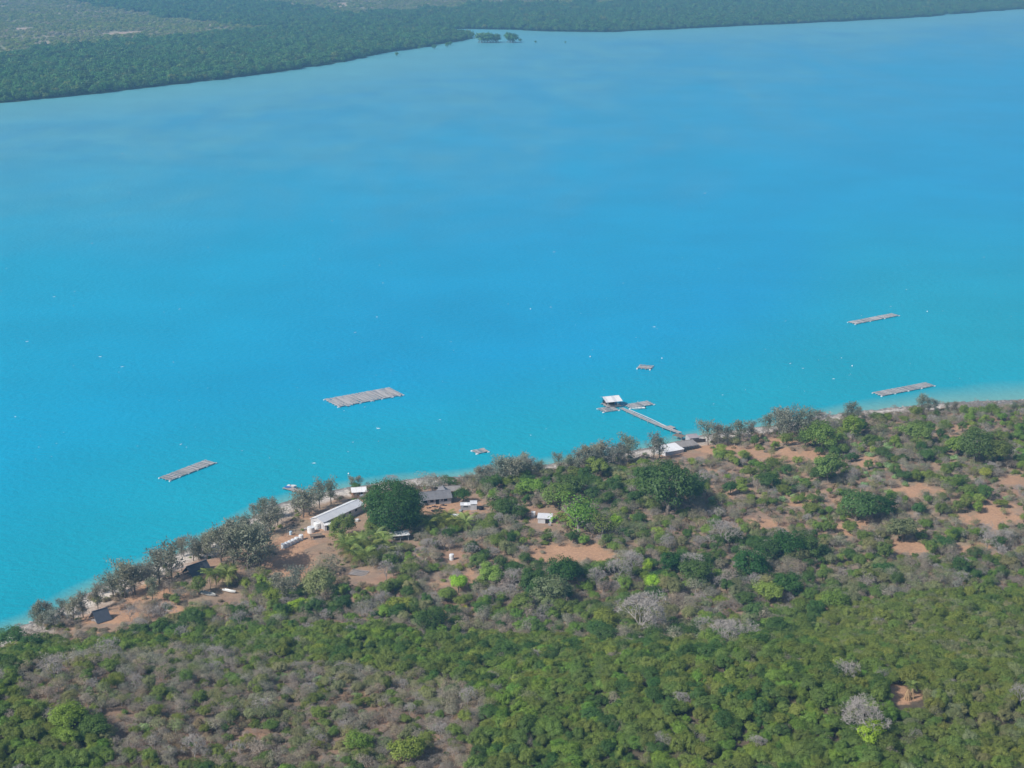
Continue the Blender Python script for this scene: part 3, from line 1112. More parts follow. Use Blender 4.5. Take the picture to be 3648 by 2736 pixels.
def boat(label, a, b, z, mat='hull', beam_w=1.5, depth=.55, motor=True, tilt=0.0, group=None, name='motor_boat'):
    p, q = at(*a, z), at(*b, z)
    if tilt != 0 or z > .6:
        pass
    L = float(np.hypot(*(q - p)[:2]))
    c = (p + q) / 2
    rz = math.atan2((q - p)[1], (q - p)[0])
    t = thing(name, label, 'boat', c, rz)
    t.rotation_euler = (tilt, 0, rz)
    st = []
    n = 9
    for i in range(n):
        f = i / (n - 1)
        x = -L / 2 + L * f
        w = beam_w / 2 * (1 - max(0, (f - .55) / .45) ** 2 * .93) * (.86 + .14 * min(1, f * 3))
        sheer = depth + .22 * max(0, f - .4) ** 2 / .36
        keel = -.12 + .35 * max(0, (f - .7) / .3) ** 2
        st.append([(x, -w, sheer), (x, -w * .82, keel + .2), (x, 0, keel), (x, w * .82, keel + .2), (x, w, sheer),
                   (x, w * .9, sheer), (x, w * .7, keel + .26), (x, 0, keel + .12), (x, -w * .7, keel + .26), (x, -w * .9, sheer)])
    V = [v for s_ in st for v in s_]
    F = [(i * 10 + k, i * 10 + (k + 1) % 10, (i + 1) * 10 + (k + 1) % 10, (i + 1) * 10 + k) for i in range(n - 1) for k in range(10)]
    F += [tuple(range(10)), tuple((n - 1) * 10 + k for k in range(9, -1, -1))]
    F += [(0, 9, 8, 1)]
    MB().add(V, F).build('hull', M[mat], t)
    MB().box((-L / 2 + .05, 0, depth * .55), (.08, beam_w * .8, depth * .8)).build('transom', M[mat], t)
    for x in (-L * .22, L * .06, L * .26):
        MB().box((x, 0, depth * .72), (.28, beam_w * .78, .05)).build('seat', M['wood' if motor else mat], t)
    if motor:
        m = MB().box((-L / 2 - .18, 0, depth + .25), (.32, .3, .42), 0, .8).build('outboard_motor', M['engine'], t)
        MB().beam((-L / 2 - .22, 0, depth + .05), (-L / 2 - .30, 0, -.35), .12, .16).build('shaft', M['engine'], m)
    return t


boat('white open motor boat moored beside the right-hand pier raft', (2297, 1455.5), (2250.5, 1458), .05, 'hull', 1.7)


def strip_path(pts):
    """resample a polyline"""
    pts = [np.array(p) for p in pts]
    d = [0]
    for a, b in zip(pts[:-1], pts[1:]):
        d.append(d[-1] + np.linalg.norm(b - a))

    def f(s):
        i = min(max(np.searchsorted(d, s) - 1, 0), len(pts) - 2)
        k = (s - d[i]) / (d[i + 1] - d[i])
        t = (pts[i + 1] - pts[i]) / (d[i + 1] - d[i])
        return pts[i] + (pts[i + 1] - pts[i]) * k, t
    return f, d[-1]


def pier():
    path = [at(2213, 1453, .9), at(2262, 1476, .95), at(2308.7, 1497.2, 1.0), at(2365, 1520.5, 1.2), at(2423, 1541.5, 1.6)]
    f, tot = strip_path(path)
    base = path[0]
    t = thing('pier', 'long weathered plank pier running from the shore to the floating hut', 'pier', (0, 0, 0))
    w = 1.25
    n = int(tot / .42)
    pls = [MB().box((0, 0, 0), (.34, w * k, .06)).mesh('plank', M['plank' if k != .97 else 'bamboo']) for k in (1.0, 1.08, .97)]
    for i in range(n):
        p, d = f(tot * (i + .5) / n)
        if random.random() < .03:
            continue
        put('plank', random.choice(pls), t, p + np.array([0, 0, random.uniform(-.015, .015)]), math.atan2(d[1], d[0]) + random.uniform(-.05, .05))
    segs = int(tot / 4.5)
    for s in (-1, 1):
        for i in range(segs):
            a, d = f(tot * i / segs)
            b, d2 = f(tot * (i + 1) / segs)
            nrm = np.array([-d[1], d[0], 0]) * s * (w / 2 - .1)
            MB().tube(a + nrm - [0, 0, .16], b + nrm - [0, 0, .16], .11, .11, 6).build('stringer', M['bamboo'], t)
            nr2 = np.array([-d[1], d[0], 0]) * s * (w / 2 + .12)
            MB().beam(a + nr2 + [0, 0, .10], b + nr2 + [0, 0, .10], .12, .10).build('edge_rail', M['bamboo'], t)
    for i in range(segs + 1):
        p, d = f(min(tot - .01, tot * i / segs))
        for s in (-1, 1):
            q = p + np.array([-d[1], d[0], 0]) * s * (w / 2 + .05)
            MB().tube((q[0], q[1], -2.2), (q[0], q[1], p[2] + .22 + .3 * random.random()), .10, .09, 6).build('pile', M['bamboo_dark'], t)
    # water pipe carried on outriggers beside the planks
    g_, tot2 = strip_path([at(2239, 1457.5, .75), at(2310, 1488, .8), at(2375, 1519, .95), at(2422, 1538.5, 1.3)])
    k = int(tot2 / 5)
    for i in range(k):
        a, _ = g_(tot2 * i / k)
        b, _ = g_(tot2 * (i + 1) / k)
        MB().tube(a, b, .13, .13, 6).build('pipe', M['grey_sheet'], t)
        MB().tube((a[0], a[1], -2.0), a, .07, .07, 5).build('outrigger_pile', M['bamboo_dark'], t)
    return t


pier()


def platform(label, name, c4, z, n, mat, legs=True, cat='platform', z0=-1.5):
    c, rz, L, W = frame4(c4, z)
    t = thing(name, label, cat, (c[0], c[1], 0), rz)
    pl = MB().box((0, 0, 0), (L / n * .94, W, .07)).mesh('deck_plank', M[mat])
    for i in range(n):
        put('deck_plank', pl, t, (-L / 2 + L * (i + .5) / n, 0, z + random.uniform(-.01, .01)))
    for s in (-1, 1):
        MB().beam((-L / 2, s * (W / 2 - .15), z - .12), (L / 2, s * (W / 2 - .15), z - .12), .12, .16).build('joist', M['wood'], t)
        for x in (-L / 2 + .1, 0, L / 2 - .1):
            MB().tube((x, s * (W / 2 - .1), z0), (x, s * (W / 2 - .1), z - .04), .09, .09, 6).build('pile', M['bamboo_dark'], t)
    return t


platform('small square plank platform halfway along the pier', 'landing_platform', [(2373, 1519), (2387.7, 1527.3), (2405, 1523.5), (2391, 1515)], 1.25, 8, 'plank')
platform('dark decking where the pier reaches the shore sheds', 'pier_deck', [(2398, 1543.5), (2410, 1549.5), (2440, 1561), (2432, 1551)], 1.7, 12, 'wood')


# ------------------------------------------------------------------ buildings
def gable(label, cat, c, rz, L, W, wall_h, rise, roof='white_sheet', wall='white_wall', nsheet=5, over=.4, open_sides=False, doors=(), windows=(),
          name='shed', roof2=None, posts=4, ridge_off=0.0, gap_sheet=None, sink=.6):
    """building with its ridge along local X; c on the ground. doors/windows: (side, offset, width, height, sill)"""
    t = thing(name, label, cat, c, rz)
    hx, hy = L / 2, W / 2
    ry = ridge_off * W
    if open_sides:
        for i in range(posts):
            x = -hx + .15 + (L - .3) * i / (posts - 1)
            for s in (-1, 1):
                MB().beam((x, s * (hy - .12), -sink), (x, s * (hy - .12), wall_h), .14, .14).build('post', M[wall], t)
        for s in (-1, 1):
            MB().beam((-hx, s * (hy - .12), wall_h + .02), (hx, s * (hy - .12), wall_h + .02), .10, .16).build('wall_plate', M['wood'], t)
    else:
        for s in (-1, 1):
            MB().box((0, s * (hy - .06), (wall_h - sink) / 2), (L, .12, wall_h + sink)).build('wall', M[wall], t)
            g = [(s * hx, -hy + .13, -sink), (s * hx, hy - .13, -sink), (s * hx, hy - .13, wall_h - .01), (s * hx, ry, wall_h + rise - .06), (s * hx, -hy + .13, wall_h - .01)]
            g2_ = [(x - s * .12, y, z) for x, y, z in g]
            MB().add(g + g2_, [(0, 1, 2, 3, 4), (9, 8, 7, 6, 5)] + [(i, (i + 1) % 5, 5 + (i + 1) % 5, 5 + i) for i in range(5)]).build('gable_wall', M[wall], t)
    for s, mt in ((-1, roof), (1, roof2 or roof)):
        n = nsheet
        sl = rise / (hy - s * ry)
        for i in range(n):
            x0 = -hx - over + (L + 2 * over) * i / n
            x1 = -hx - over + (L + 2 * over) * (i + .985) / n
            j = .012 * (i % 2)
            ye = s * (hy + over)
            ze = wall_h + .06 - over * sl + j
            zr = wall_h + rise + .06 + j
            q = [(x0, ye, ze), (x1, ye, ze), (x1, ry + s * .01, zr), (x0, ry + s * .01, zr)]
            MB().slab(q, .05).build('roof_sheet', M[gap_sheet if gap_sheet and i == n // 2 else mt], t)
    MB().beam((-hx - over, ry, wall_h + rise + .09), (hx + over, ry, wall_h + rise + .09), .26, .06).build('ridge_cap', M[roof], t)
    for kind, lst in (('door', doors), ('window', windows)):
        for side, off, w_, h_, z0 in lst:
            zc = z0 + h_ / 2
            if side in ('front', 'back'):
                y = (-hy - .005) if side == 'front' else hy + .005
                o = MB().box((off, y, zc), (w_, .06, h_)).build(kind, M['void'], t)
                fr = MB()
                fr.box((off, y, zc + h_ / 2 + .04), (w_ + .16, .10, .08))
                fr.box((off - w_ / 2 - .04, y, zc), (.08, .10, h_))
                fr.box((off + w_ / 2 + .04, y, zc), (.08, .10, h_))
                fr.build('frame', M['white_wall'], o)
            else:
                x = (-hx - .005) if side == 'left' else hx + .005
                o = MB().box((x, off, zc), (.06, w_, h_)).build(kind, M['void'], t)
                fr = MB()
                fr.box((x, off, zc + h_ / 2 + .04), (.10, w_ + .16, .08))
                fr.box((x, off - w_ / 2 - .04, zc), (.10, .08, h_))
                fr.box((x, off + w_ / 2 + .04, zc), (.10, .08, h_))
                fr.build('frame', M['white_wall'], o)
    return t


def roof_frame(c4, dz):
    """from four eave corners (left, near, right, far) seen dz above ground"""
    u = sum(p[0] for p in c4) / 4
    v = sum(p[1] for p in c4) / 4
    g = ground(u, v + dz * 8)
    for i in range(6):
        c, rz, L, W = frame4(c4, g[2] + dz)
        g = np.array([c[0], c[1], float(height(c[0], c[1]))])
    return g, rz, L, W


# long white shed and what stands round it
g, rz, L, W = roof_frame([(1104, 1849.5), (1149.7, 1861.7), (1296, 1799), (1258, 1780)], 2.4)
gable('long shed with white gabled sheet roof running up to the giant tree', 'shed', g, rz, L - .6, W - .4, 2.5, 1.0, nsheet=9, over=.3, roof='grey_sheet', roof2='white_sheet',
      wall='white_wall', windows=[('front', x, 1.0, .8, 1.2) for x in (-6, -3.5, 3, 6)], doors=[('left', .5, 1.4, 2.0, 0), ('front', 0, 1.1, 2.0, 0)])
g = ground(1278, 1764)
gable('small white-roofed hut on the shore behind the giant tree', 'hut', g, R(12), 4.6, 4.2, 2.1, .8, nsheet=3, wall='orange_brown', roof='white_sheet',
      windows=[('front', -.8, .8, .7, 1.0)], doors=[('front', 1.0, .9, 1.9, 0)], name='hut')
g = ground(1166, 1886)
gable('small white pump house at the near end of the long shed', 'pump house', g, R(20), 2.2, 1.9, 1.9, .25, nsheet=2, over=.2, name='pump_house', doors=[('front', 0, .8, 1.6, 0)])


def tank(label, u, v, dia, h, mat='plastic', name='water_tank', cat='tank', lid=True, group=None, z=0.0, ribs=2):
    g = ground(u, v)
    t = thing(name, label, cat, g + np.array([0, 0, z - .04]), random.uniform(0, 3), group)
    r = dia / 2
    MB().lathe([(r * .96, 0), (r, .06), (r, h * .9), (r * .9, h * .985), (r * .55, h)], 20).build('barrel', M[mat], t)
    for i in range(ribs):
        z0 = h * (.3 + .35 * i)
        MB().lathe([(r + .002, z0 - .05), (r + .035, z0 - .02), (r + .035, z0 + .02), (r + .002, z0 + .05)], 20).build('rib', M[mat], t)
    if lid:
        MB().lathe([(r * .3, h + .002), (r * .32, h + .09), (r * .2, h + .12)], 14).build('lid', M['grey_sheet' if mat == 'plastic' else mat], t)
    return t


tank('large white water tank against the near gable of the long shed', 1131, 1882, 2.5, 2.1)
tank('large white ribbed water tank on the ground in front of its twin', 1108, 1897, 2.4, 1.9, ribs=3)
tank('low white round basin beside the wall of the long shed', 1212, 1855, 2.0, 1.0, ribs=1, lid=False, name='basin', cat='basin')
tank('smaller white basin half hidden by bushes left of the giant tree', 1272, 1857, 1.4, .8, ribs=1, lid=False, name='basin', cat='basin')
tank('lone grey-white cylindrical tank in the scrub below the palms', 1609, 1994, 1.5, 1.9, ribs=2)
tank('pale blue barrel beside the post left of the white tanks', 1036, 1905, .95, 1.25, 'pale_blue', 'barrel', 'barrel', ribs=2)
for i, (u, v) in enumerate([(1010, 1953), (1021, 1948.5), (1033, 1943), (1045, 1937), (1057, 1930.5), (1073, 1924)]):
    tank(['first', 'second', 'third', 'fourth', 'fifth', 'last'][i] + ' white drum from the left in the row on bare earth', u, v, 1.55, 1.6 if i != 5 else 1.9, name='drum', cat='drum',
         group='row of white drums', ribs=2)

g = ground(1026, 1912)
t = thing('post', 'wooden post with scraps on top left of the white tanks', 'post', g, .3)
MB().tube((0, 0, -.4), (.08, 0, 2.6), .12, .09, 7).build('pole', M['pale_bark'], t)
MB().beam((-.7, 0, 2.6), (.8, .1, 2.68), .3, .08).build('crosspiece', M['dark_wood'], t)
MB().box((.3, .05, 2.85), (.7, .4, .3), .3).build('box', M['wood'], t)

g = ground(1126, 1915)
t = thing('wooden_stand', 'brown timber stand of beams in front of the white tanks', 'stand', g, R(18))
for x in (-1.6, 1.6):
    for y in (-.9, .9):
        MB().beam((x, y, -.4), (x, y, .9), .16, .16).build('leg', M['wood'], t)
for i in range(8):
    MB().box((-1.75 + .5 * i, 0, .95), (.42, 2.2, .07)).build('plank', M['wood'], t)
for y in (-.9, .9):
    MB().beam((-1.8, y, .80), (1.8, y, .80), .12, .18).build('beam', M['wood'], t)
MB().beam((-1.3, -1.5, .1), (1.5, -1.7, .1), .16, .16).build('loose_beam', M['plank'], t)

g = ground(1424, 1923)
t = thing('open_shelter', 'low open shelter with pale flat roof in front of the giant tree', 'shelter', g, R(14))
for x in (-2.6, 0, 2.6):
    for y in (-1.2, 1.2):
        MB().beam((x, y, -.4), (x, y, 2.1 + .1 * y), .13, .13).build('post', M['white_wall'], t)
for i in range(5):
    x0 = -3.1 + 1.24 * i
    MB().slab([(x0, -1.6, 2.02), (x0 + 1.22, -1.6, 2.02), (x0 + 1.22, 1.6, 2.36), (x0, 1.6, 2.36)], .06).build('roof_sheet', M['white_sheet'], t)
MB().box((-.5, .2, .42), (3.6, .9, .06)).build('table_top', M['plank'], t)
for x in (-2, 1):
    MB().box((x, .2, .1), (.12, .7, .6)).build('table_leg', M['wood'], t)

# house with the grey roof, its back wing, the pale shed and the blue roof
g = ground(1549, 1788)
gable('long low house with grey roof and pale walls right of the giant tree', 'house', g, R(15), 10.2, 5.4, 2.2, 1.7, nsheet=4, roof='roof_grey', wall='grey_wall',
      windows=[('front', x, 1.2, .9, 1.0) for x in (-3.8, -1.6, 3.2)] + [('front', 1.9, .6, .5, 1.3)], doors=[('front', .3, 1.3, 2.0, 0)], name='house')
g = ground(1584, 1781)
gable('grey gabled wing joined to the right end of the house', 'house', g, R(105), 6.4, 4.0, 2.5, 1.5, nsheet=3, roof='roof_grey', wall='grey_wall', name='house_wing',
      windows=[('left', -.9, .9, .9, 1.0)], doors=[('front', 1.5, 1.2, 2.0, 0)])
g = ground(1600, 1762)
gable('dark open shed with grey roof behind the house', 'shed', g, R(8), 7.0, 3.6, 2.2, .9, nsheet=4, roof='thatch_grey', wall='dark_wood', open_sides=True, posts=4)
g = ground(1659, 1812)
gable('pale grey shed with low roof standing on bare ground right of the house', 'shed', g, R(2), 3.4, 2.8, 1.7, .35, nsheet=3, over=.15, roof='grey_sheet', wall='grey_wall',
      windows=[('front', 0, 1.6, .4, 1.05)], gap_sheet='white_sheet')
g = ground(1687, 1812)
gable('taller pale hut built against the right end of the grey shed', 'hut', g, R(4), 2.0, 2.6, 2.2, .6, nsheet=2, over=.2, roof='grey_sheet', wall='white_wall', name='hut',
      doors=[('left', -.9, .6, 1.6, .2)], roof2='white_sheet')
tank('dark round body standing in for the shadow right of the pale shed', 1714, 1815, 1.5, 1.1, 'void', 'barrel', 'barrel', ribs=1)  # no real barrel: near-black body modelled in place of the shed's cast shadow
g = ground(1600, 1859)
t = thing('flat_roofed_shelter', 'flat shelter roofed in blue and white sheets behind the palms', 'shelter', g, R(-3))
for x in (-3.0, 0, 3.0):
    for y in (-1.2, 1.3):
        MB().beam((x, y, -.4), (x, y, 2.05), .13, .13).build('post', M['grey_wall'], t)
for i in range(6):
    x0 = -3.3 + 1.1 * i
    MB().slab([(x0, -1.5, 2.08), (x0 + 1.08, -1.5, 2.08), (x0 + 1.08, 1.6, 2.3), (x0, 1.6, 2.3)], .05).build('roof_sheet', M['blue_sheet' if i < 4 else 'white_sheet'], t)
for i, (u, v, s) in enumerate([(1551, 1805, 1.5), (1529, 1810, 1.0), (1550, 1819, 2.0), (1573, 1812, 1.3), (1576, 1800, 1.3), (1587, 1801, .7)]):
    g = ground(u, v)
    m = MB()
    r = random.Random(i)
    for k in range(9):
        m.lathe([(.30 * s, -.1), (.24 * s, .12), (.08 * s, .24)], 6, (r.gauss(0, .45) * s, r.gauss(0, .2) * s, 0))
    o = m.build('weed_heap', M['weed'])
    o.location = g
    tag(o, ['long dark heap on the sand nearest the house wall', 'small dark heap at the left of the sandy yard', 'largest dark heap in the middle of the sandy yard',
            'dark heap at the right of the sandy yard', 'dark heap by the right corner of the house', 'smallest dark heap near the house wing'][i], 'heap', 'dark heaps on the sandy yard')

# white and blue hut in the bush
g = ground(1943, 1858)
gable('small white hut with two-pitched sheet roof alone in the bush', 'hut', g, R(-8), 4.4, 4.6, 2.0, .8, nsheet=4, over=.25, roof='grey_sheet', roof2='white_sheet', wall='white_wall', name='hut',
      doors=[('front', .9, 1.4, 1.7, 0)], windows=[('left', -.6, .8, .8, .9)])
g = ground(1900, 1842)
gable('tiny white outhouse just left of the white hut', 'outhouse', g, R(-5), 1.2, 1.2, 1.8, .15, nsheet=1, over=.08, name='outhouse', doors=[('right', 0, .6, 1.5, 0)])

# shore sheds at the root of the pier
g, rz, L, W = roof_frame([(2336, 1590), (2362, 1613), (2433, 1602), (2401, 1576)], 2.0)
gable('shore shed with brilliant white roof at the foot of the pier', 'shed', g, rz, L - .4, W - .6, 2.0, .55, nsheet=4, over=.25, roof='white_sheet', wall='white_wall', ridge_off=.30, sink=1.6)
g, rz, L, W = roof_frame([(2401.5, 1577), (2426, 1594), (2486, 1586), (2464, 1566)], 2.1)
gable('shore shed with weathered grey roof and open dark front', 'shed', g, rz, L - .3, W - .6, 2.1, .6, nsheet=4, over=.25, roof='thatch_grey', wall='wood', open_sides=True, posts=7,
      ridge_off=.30, sink=1.6)
g, rz, L, W = roof_frame([(2438, 1550.6), (2462, 1565), (2488, 1561), (2478, 1549)], 1.9)
gable('boathouse with pinkish grey roof and white gable edge beside the pier end', 'boathouse', g, rz, L, W, 2.2, .5, nsheet=4, over=.2, roof='roof_pink', wall='grey_wall', ridge_off=.2,
      sink=2.0, name='boathouse')
a, b = ground(2470, 1578), ground(2512, 1574)
t = thing('dark_panels', 'row of dark upright panels between the boathouse and the trees', 'wall', (a + b) / 2, math.atan2((b - a)[1], (b - a)[0]))
for i in range(6):
    MB().box((-2.2 + .86 * i, 0, .2), (.84, .35, 2.2 + .06 * (i % 2))).build('panel', M['dark_wood'], t)  # upright panels, all in one dark tone


def aframe(label, u, v, L, W, H, rz, wall_h=.5):
    g = ground(u, v)
    t = thing('thatched_hut', label, 'hut', g, rz)
    for s in (-1, 1):
        n = 5
        for i in range(n):
            x0, x1 = -L / 2 + L * i / n, -L / 2 + L * (i + .99) / n
            j = .015 * (i % 2)
            MB().slab([(x0, s * (W / 2 + .35), wall_h - .1 + j), (x1, s * (W / 2 + .35), wall_h - .1 + j), (x1, s * .02, H + j), (x0, s * .02, H + j)], .12).build('roof_panel', M['slate'], t)
    MB().beam((-L / 2 - .1, 0, H + .05), (L / 2 + .1, 0, H + .05), .35, .1).build('ridge_cap', M['slate'], t)
    for x in (-L / 2 + .3, L / 2 - .3):
        for s in (-1, 1):
            MB().beam((x, s * (W / 2 - .3), -.4), (x, s * (W / 2 - .3), wall_h + .4), .14, .14).build('post', M['wood'], t)
    x = L / 2 - .5
    MB().add([(x, -W / 2 + .2, -.3), (x, W / 2 - .2, -.3), (x, W / 2 - .2, wall_h + .2), (x, 0, H - .25), (x, -W / 2 + .2, wall_h + .2),
              (x + .1, -W / 2 + .2, -.3), (x + .1, W / 2 - .2, -.3), (x + .1, W / 2 - .2, wall_h + .2), (x + .1, 0, H - .25), (x + .1, -W / 2 + .2, wall_h + .2)],
             [(0, 1, 2, 3, 4), (9, 8, 7, 6, 5)] + [(i, (i + 1) % 5, 5 + (i + 1) % 5, 5 + i) for i in range(5)]).build('end_wall', M['dark_wood'], t)
    MB().box((-L / 2 + .8, -.3, .35), (.9, 2.4, .08)).build('bench', M['plank'], t)
    MB().box((-L / 2 + .8, -.3, .0), (.6, 2.0, .62)).build('bench_base', M['wood'], t)
    return t


aframe('steep dark-roofed open hut alone at the far left shore', 358, 2208, 4.6, 4.8, 3.2, R(40))
aframe('longer dark-roofed open hut under the seaside trees', 702, 2040, 7.5, 4.8, 3.1, R(47))


def land_boat(label, a, b, **k):
    g = ground((a[0] + b[0]) / 2, (a[1] + b[1]) / 2)
    return boat(label, a, b, g[2] + .16, **k)


land_boat('worn white boat hull laid up under the palms, left one', (714, 2112), (769, 2124), mat='hull_worn', motor=False, name='old_boat', tilt=.12)
land_boat('clean white upturned boat hull laid up under the palms, right one', (795, 2103), (838, 2113), mat='hull', motor=False, name='old_boat', tilt=-.3)

# floating jetty on the left
platform('short floating plank jetty reaching out from the left shore', 'jetty', [(1010, 1732), (1018, 1738), (1086, 1758), (1080, 1749)], .55, 18, 'plank', cat='jetty')
p = at(1037, 1734, .62)
t = thing('dinghy', 'white dinghy sitting on the short left jetty', 'boat', p, R(-12))
MB().add([(-1.3, -.5, .0), (1.2, -.45, 0), (1.9, 0, .1), (1.2, .45, 0), (-1.3, .5, 0), (-1.4, -.62, .55), (1.3, -.6, .6), (2.2, 0, .7), (1.3, .6, .6), (-1.4, .62, .55)],
         [(4, 3, 2, 1, 0), (0, 1, 6, 5), (1, 2, 7, 6), (2, 3, 8, 7), (3, 4, 9, 8), (4, 0, 5, 9), (5, 6, 7, 8, 9)]).build('hull', M['hull'], t)
MB().box((-.2, 0, .62), (.3, 1.05, .05)).build('seat', M['wood'], t)
p = at(1026, 1736, .62)
m = MB()
for i in range(5):
    m.box((-.9 + .42 * i, .1 * math.sin(i * 2), .16 + .06 * (i % 2)), (.46, 1.0 - .1 * (i % 2), .32), .1 * i, .8)
o = m.build('tarpaulin', M['blue'])
o.location = p
tag(o, 'crumpled blue tarpaulin on the end of the short left jetty', 'tarpaulin')

# clutter round the buildings
for i, (u, v, w, l, h, mt, lab) in enumerate([
        (1180, 1878, 1.0, 1.4, .7, 'wood', 'brown crate beside the pump house'), (1190, 1868, .8, .8, .8, 'blue', 'blue crate beside the long shed wall'),
        (1090, 1888, 1.2, .9, .6, 'plank', 'pale crate left of the white tanks'), (1520, 1800, 1.0, .7, .8, 'dark_wood', 'dark crate against the house wall'),
        (1640, 1822, 1.3, .8, .5, 'grey_metal', 'grey crate in front of the pale shed'), (1958, 1872, 1.0, .8, .6, 'plank', 'pale crate in front of the lone white hut'),
        (1290, 1770, 1.4, .9, .7, 'pale_blue', 'pale blue crate in front of the small shore hut'), (332, 2212, 1.0, .7, .5, 'plank', 'pale crate at the mouth of the steep dark hut')]):
    g = ground(u, v)
    t = thing('crate', lab, 'crate', g, random.uniform(0, 3))
    MB().box((0, 0, h / 2 - .05), (w, l, h)).build('box', M[mt], t)
    for k in (-1, 1):
        MB().box((0, k * (l / 2 + .02), h * .55), (w * .96, .04, .12)).build('batten', M['wood'], t)
    MB().box((0, 0, h - .03), (w + .08, l + .08, .05)).build('lid', M[mt], t)

# slatted rack, timber stacks, buoys
g = ground(1279, 2044)
t = thing('slatted_rack', 'pale slatted timber rack lying in front of the palms', 'rack', g, R(-18))
for i in range(13):
    MB().beam((-2.6 + .42 * i, -2.0, .32), (-2.5 + .42 * i, 1.9, .5), .16, .07).build('slat', M['bamboo'], t)
for y in (-1.6, 1.5):
    MB().beam((-2.9, y, .24 + .04 * y), (2.7, y, .24 + .04 * y), .14, .12).build('rail', M['wood'], t)
for i, (u, v, h) in enumerate(((3232, 2492, 2.3), (3249, 2488, 2.2))):
    g = ground(u, v)
    t = thing('timber_stack', ('wider' if i == 0 else 'narrower') + ' tan cone of upright poles in the right clearing', 'timber stack', g, .3 * i, 'two timber stacks in the right clearing')
    k = 9 - 3 * i
    for j in range(k):
        a = 6.28 * j / k
        rr = .75 - .3 * i
        MB().tube((math.cos(a) * rr, math.sin(a) * rr, -.2), (math.cos(a + .3) * .1, math.sin(a + .3) * .1, h), .11, .07, 5).build('pole', M['tan_wood'], t)
for i, (u, v) in enumerate([(753, 1024), (1275, 771), (1430, 774.5), (1841, 791), (2003, 673.5), (1146, 668)]):
    p = at(u * K, v * K, 0)
    t = thing('buoy', 'small white buoy ' + ['off the short left jetty', 'left of the small dark raft', 'just above the small dark raft', 'between the two right-hand rafts',
                                            'right of the farthest raft', 'in open water above the pier, alone'][i], 'buoy', p)
    t.scale = (.62, .62, .62)
    MB().lathe([(.25, -.15), (.48, .1), (.5, .35), (.32, .62), (.1, .7)], 12).build('float', M['plastic'], t)
    MB().tube((0, 0, .68), (0, 0, 1.0), .05, .04, 6).build('stem', M['plastic'], t)
for i, (u, v, l) in enumerate([(1710, 2080, 3.2), (1690, 1826, 2.2), (1756, 1816, 2.6), (560, 2163, 3.0), (600, 2178, 2.6), (2230, 1852, 2.4)]):
    g = ground(u, v)
    t = thing('fallen_log', ['long pale log on the bare ground below the lone tank', 'short pale log in front of the pale shed', 'pale log on red earth right of the pale shed',
                             'log lying on the yard right of the steep hut', 'second log on the yard right of the steep hut', 'pale log in the bush right of the white hut'][i], 'log', g, [-.3, .05, -.5, .1, -.2, 0][i])
    MB().tube((-l / 2, 0, .12), (l / 2, .1, .15), .15, .10, 7).build('stem', M['pale_bark'], t)
    MB().tube((l * .1, .02, .15), (l * .35, .5, .45), .06, .03, 5).build('branch', M['pale_bark'], t)

# ------------------------------------------------------------------ plants: placing
LANDMARK = [  # (2212 px view) name used in labels
    (730, 1112, 'long white shed'), (850, 1110, 'giant round tree'), (935, 1085, 'grey-roofed house'), (1012, 1092, 'pale grey shed'), (1172, 1120, 'lone white hut'),
    (976, 1205, 'lone cylindrical tank'), (632, 1172, 'row of white drums'), (1445, 970, 'white-roofed shore shed'), (222, 1335, 'steep dark hut'), (425, 1240, 'longer dark hut'),
    (1380, 1340, 'big bare grey dome tree'), (1968, 1512, 'two tan timber stacks'), (1250, 1195, 'orange clearing'), (1705, 1180, 'bright green double tree'),
    (1440, 1085, 'tall dark twin tree'), (790, 1200, 'palm grove'), (1310, 1340, 'olive dome tree'), (1245, 1120, 'pale-limbed tree'), (2110, 985, 'broad savanna tree'),
    (990, 1260, 'sandy path'), (2020, 885, 'raft at the right edge'), (630, 1060, 'short left jetty'), (640, 1410, 'upper edge of the near wood'),
    (350, 1480, 'grey leafless thicket'), (90, 1610, 'bottom left wood'), (900, 1600, 'lower left slope'), (1250, 1620, 'lower middle slope'),
    (1650, 1600, 'lower right slope'), (2120, 1610, 'bottom right corner'), (1480, 1470, 'near hill brow'), (2080, 1330, 'olive wood on the right'),
    (1180, 1260, 'dark central thicket'), (1650, 1290, 'light green wood-edge tree'), (1850, 1100, 'savanna centre'),
    (600, 1320, 'fresh green yard bushes'), (480, 1280, 'laid-up white boats'), (1100, 1165, 'lone round dark tree'), (1000, 1440, 'middle of the near wood')]
ORD = ['nearest', 'second nearest', 'third nearest', 'fourth nearest', 'fifth nearest', 'sixth nearest', 'seventh nearest', 'eighth nearest', 'ninth nearest', 'tenth nearest', 'eleventh nearest', 'twelfth nearest', '13th nearest', '14th nearest', '15th nearest', '16th nearest', '17th nearest', '18th nearest', '19th nearest', '20th nearest', '21st nearest', '22nd nearest', '23rd nearest', '24th nearest', '25th nearest']
BOX = [(665, 1082, 790, 1150), (600, 1150, 705, 1190), (915, 1058, 972, 1098), (990, 1074, 1034, 1104), (952, 1106, 990, 1122), (835, 1150, 890, 1168), (962, 1190, 988, 1214),
       (1146, 1098, 1198, 1138), (1410, 930, 1525, 986), (186, 1300, 252, 1352), (392, 1210, 466, 1252), (430, 1266, 514, 1292), (757, 1228, 832, 1256), (1945, 1490, 1990, 1524),
       (915, 1094, 985, 1110), (610, 1045, 664, 1066), (1190, 1185, 1305, 1204)]

placed = []          # (x, y, radius)
cell = {}


def occupy(x, y, r):
    placed.append((x, y, r))
    for i in range(int((x - r) // 6), int((x + r) // 6) + 1):
        for j in range(int((y - r) // 6), int((y + r) // 6) + 1):
            cell.setdefault((i, j), []).append((x, y, r))


